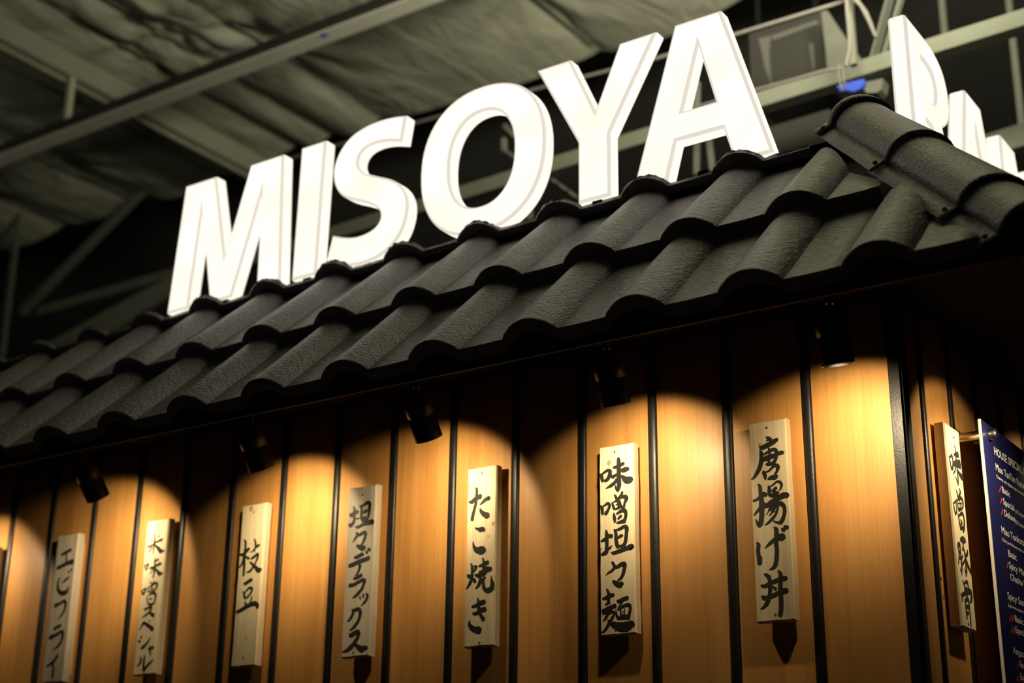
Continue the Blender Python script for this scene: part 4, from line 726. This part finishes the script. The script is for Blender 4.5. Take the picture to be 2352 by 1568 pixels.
def thin(name, pts, Y, rad, mat, label, cat, n=8):
    b = MB(); b.tube([atY(x, y, Y) for x, y in pts], rad, n); return tag(b.build(name, mat), label, cat)
def bar_px(name, p, q, Y, wd, ht, mat, label, cat, parent=None, Y2=None):
    b = MB(); b.bar(atY(*p, Y), atY(*q, Y2 or Y), wd, ht); o = b.build(name, mat, parent)
    return tag(o, label, cat) if not parent else o
t = thing('strut_channel', atY(1500, 325, 1.4), 'long pale strut channel behind the letters, passing under the wiring', 'beam')
pa, pb = atY(560, 618, 1.40), atY(2600, -10, 1.40)
b = MB(); b.bar(pa, pb, .052, .006); b.bar(pa + Vector((0, -.024, .025)), pb + Vector((0, -.024, .025)), .005, .05); b.bar(pa + Vector((0, .024, .025)), pb + Vector((0, .024, .025)), .005, .05); b.build('channel', M['strut'], t)
thin('conduit', [(600, 383), (1226, 206), (1508, 134), (1899, 15), (1990, -12)], 1.25, .006, M['wire'], 'thin grey cable strung straight behind the letters', 'cable')
thin('cable', [(1500, 268), (1620, 240), (1735, 207), (1830, 181), (1895, 162), (1935, 157)], 1.22, .0055, M['wire'], 'lower grey cable sagging towards the blue tape', 'cable')
thin('cable', [(1942, -40), (1946, 30), (1951, 80), (1951, 115), (1942, 152)], 1.2, .006, M['wire'], 'cable dropping to the strut, left of the threaded rod', 'cable')
thin('cable', [(1948, -40), (1962, 0), (1978, 14), (1994, 45), (2012, 86)], 1.19, .0055, M['wire'], 'loose cable curving off to the right of the rod', 'cable')
thin('cable', [(1956, -30), (1973, 6), (1990, 28), (2001, 55), (2010, 82)], 1.2, .005, M['wire'], 'twin of the curving cable, just inside it', 'cable')
thin('cable_tie', [(1928, 148), (1925, 170), (1932, 200), (1941, 208), (1938, 180), (1934, 150)], 1.18, .003, M['wire'], 'pale tie looped round the strut and the blue tape', 'cable tie')
b = MB(); q = atY(1961, 150, 1.24); b.bar(q, q + Vector((0, 0, .6)), .020, .020, up=(0, 1, 0)); tag(b.build('threaded_rod', M['strut']), 'upright hanger rod meeting the strut above the blue tape', 'rod')
b = MB(); prism_px(b, [(1921, 197), (1944, 190), (1984, 181), (1987, 193), (1975, 204), (1962, 210), (1941, 207), (1932, 210)], 1.26, .012); tag(b.build('blue_tape', M['blue']), 'crumpled strip of blue tape on the strut', 'tape')
b = MB(); prism_px(b, [(1886, 26), (1900, 24), (1940, 84), (1985, 145), (1985, 178), (1903, 200), (1896, 110)], 1.62, .012); tag(b.build('gusset_plate', M['gal_dim']), 'pale triangular plate behind the rod', 'plate')
t = thing('duct', atY(1810, 230, 1.75), 'dark duct with grey sealant smears between the letter A and the pale plate', 'duct')
b = MB(); prism_px(b, [(1720, 78), (1892, 24), (1903, 196), (1728, 236)], 1.75, .25); b.build('duct_body', M['dark'], t)
b = MB(); prism_px(b, [(1742, 88), (1770, 82), (1766, 120), (1772, 196), (1758, 160)], 1.746, .004); prism_px(b, [(1770, 82), (1876, 46), (1880, 54), (1776, 92)], 1.746, .004); prism_px(b, [(1858, 100), (1868, 98), (1872, 160), (1866, 160)], 1.746, .004); b.build('sealant_smear', M['deck'], t)
b = MB(); prism_px(b, [(1742, 300), (1800, 282), (1905, 250), (1925, 330), (1800, 360)], 1.75, .2); b.build('duct_end', M['dark'], t)
b = MB()
for px_ in (1745, 1880):
    q = atY(px_, 120, 1.9); b.box((q.x - .01, 1.9, q.z), (q.x + .01, 1.903, 2.80))
b.build('hanger_strap', M['black'], t)
t = thing('diagonal_brace', atY(2040, 60, 1.6), 'steep diagonal brace left of the letter R', 'brace')
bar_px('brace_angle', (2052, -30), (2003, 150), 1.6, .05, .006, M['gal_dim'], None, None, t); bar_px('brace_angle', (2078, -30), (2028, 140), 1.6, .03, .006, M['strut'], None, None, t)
b = MB(); b.bar(atY(2066, -30, 1.66), atY(2012, 150, 1.66), .06, .01); b.build('brace_back', M['black'], t)
strut = bpy.data.objects['strut_channel']
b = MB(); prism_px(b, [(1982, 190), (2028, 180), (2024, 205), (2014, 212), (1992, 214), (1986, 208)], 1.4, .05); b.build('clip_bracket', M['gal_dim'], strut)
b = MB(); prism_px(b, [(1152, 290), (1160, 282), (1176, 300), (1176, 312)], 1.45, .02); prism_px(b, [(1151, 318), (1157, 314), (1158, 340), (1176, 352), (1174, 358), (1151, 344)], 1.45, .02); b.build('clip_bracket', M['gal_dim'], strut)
for (a, c) in (((1602, 190), (1600, 400)), ((1626, 295), (1640, 420)), ((833, 500), (836, 590)), ((1216, 400), (1218, 520))):
    b = MB(); b.bar(atY(*a, 1.434), atY(*c, 1.434), .018, .010, up=(0, 1, 0)); b.build('hanger_rod', M['gal_dim'], strut)
pa, pb = atY(1245, 398, 1.436), atY(1345, 470, 1.436); b = MB(); b.bar(pa, pb, .010, .030, up=(0, -1, .4)); ps = b.build('slotted_strap', M['gal_dim'], strut)
for k in range(4):
    q = pa.lerp(pb, .2 + .22 * k) + Vector((0, -.016, 0)); b = MB(); b.tube([q, q + Vector((0, -.003, 0))], .006, 10); b.build('slot', M['black'], ps)
for (a, c, lab_) in (((2165, -30), (2172, 95), 'faint rod at the top right, left of the strut end'), ((2334, 96), (2352, 330), 'faint rod at the right edge behind the last letter')):
    p1, p2 = atY(*a, 2.4), atY(*c, 2.4); b = MB(); b.bar((p1.x, p1.y, 3.45), p2, .022, .012, up=(0, 1, 0)); tag(b.build('hanger_rod', M['gal_dim']), lab_, 'rod')
bar_px('far_beam', (2240, 350), (2450, 285), 2.0, .05, .08, M['strut'], 'pale beam end at the right edge, behind the last letter', 'beam')
t = thing('far_truss', atY(160, 690, 2.6), 'dim steel bracing with a tapering grey plate in the dark left of the letter M', 'steel frame')
p1, p2 = atY(262, 505, 2.6), atY(52, 716, 2.6); p1 = p1 + (p1 - p2) * ((2.80 - p1.z) / (p1.z - p2.z))
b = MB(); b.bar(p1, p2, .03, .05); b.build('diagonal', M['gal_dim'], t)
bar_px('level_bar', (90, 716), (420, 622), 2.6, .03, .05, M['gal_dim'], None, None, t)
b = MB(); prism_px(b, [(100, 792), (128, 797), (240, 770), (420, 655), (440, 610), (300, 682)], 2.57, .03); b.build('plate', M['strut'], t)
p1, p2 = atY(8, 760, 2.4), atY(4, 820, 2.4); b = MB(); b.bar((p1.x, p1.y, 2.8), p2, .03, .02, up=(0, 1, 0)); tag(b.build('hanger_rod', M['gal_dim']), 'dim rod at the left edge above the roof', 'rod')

# ------------------------------------------------------------------ lift everything above the floor
for o in sc.objects:
    if o.parent is None and o.type != 'CAMERA': o.location.z += ZO
cam.location.z += ZO
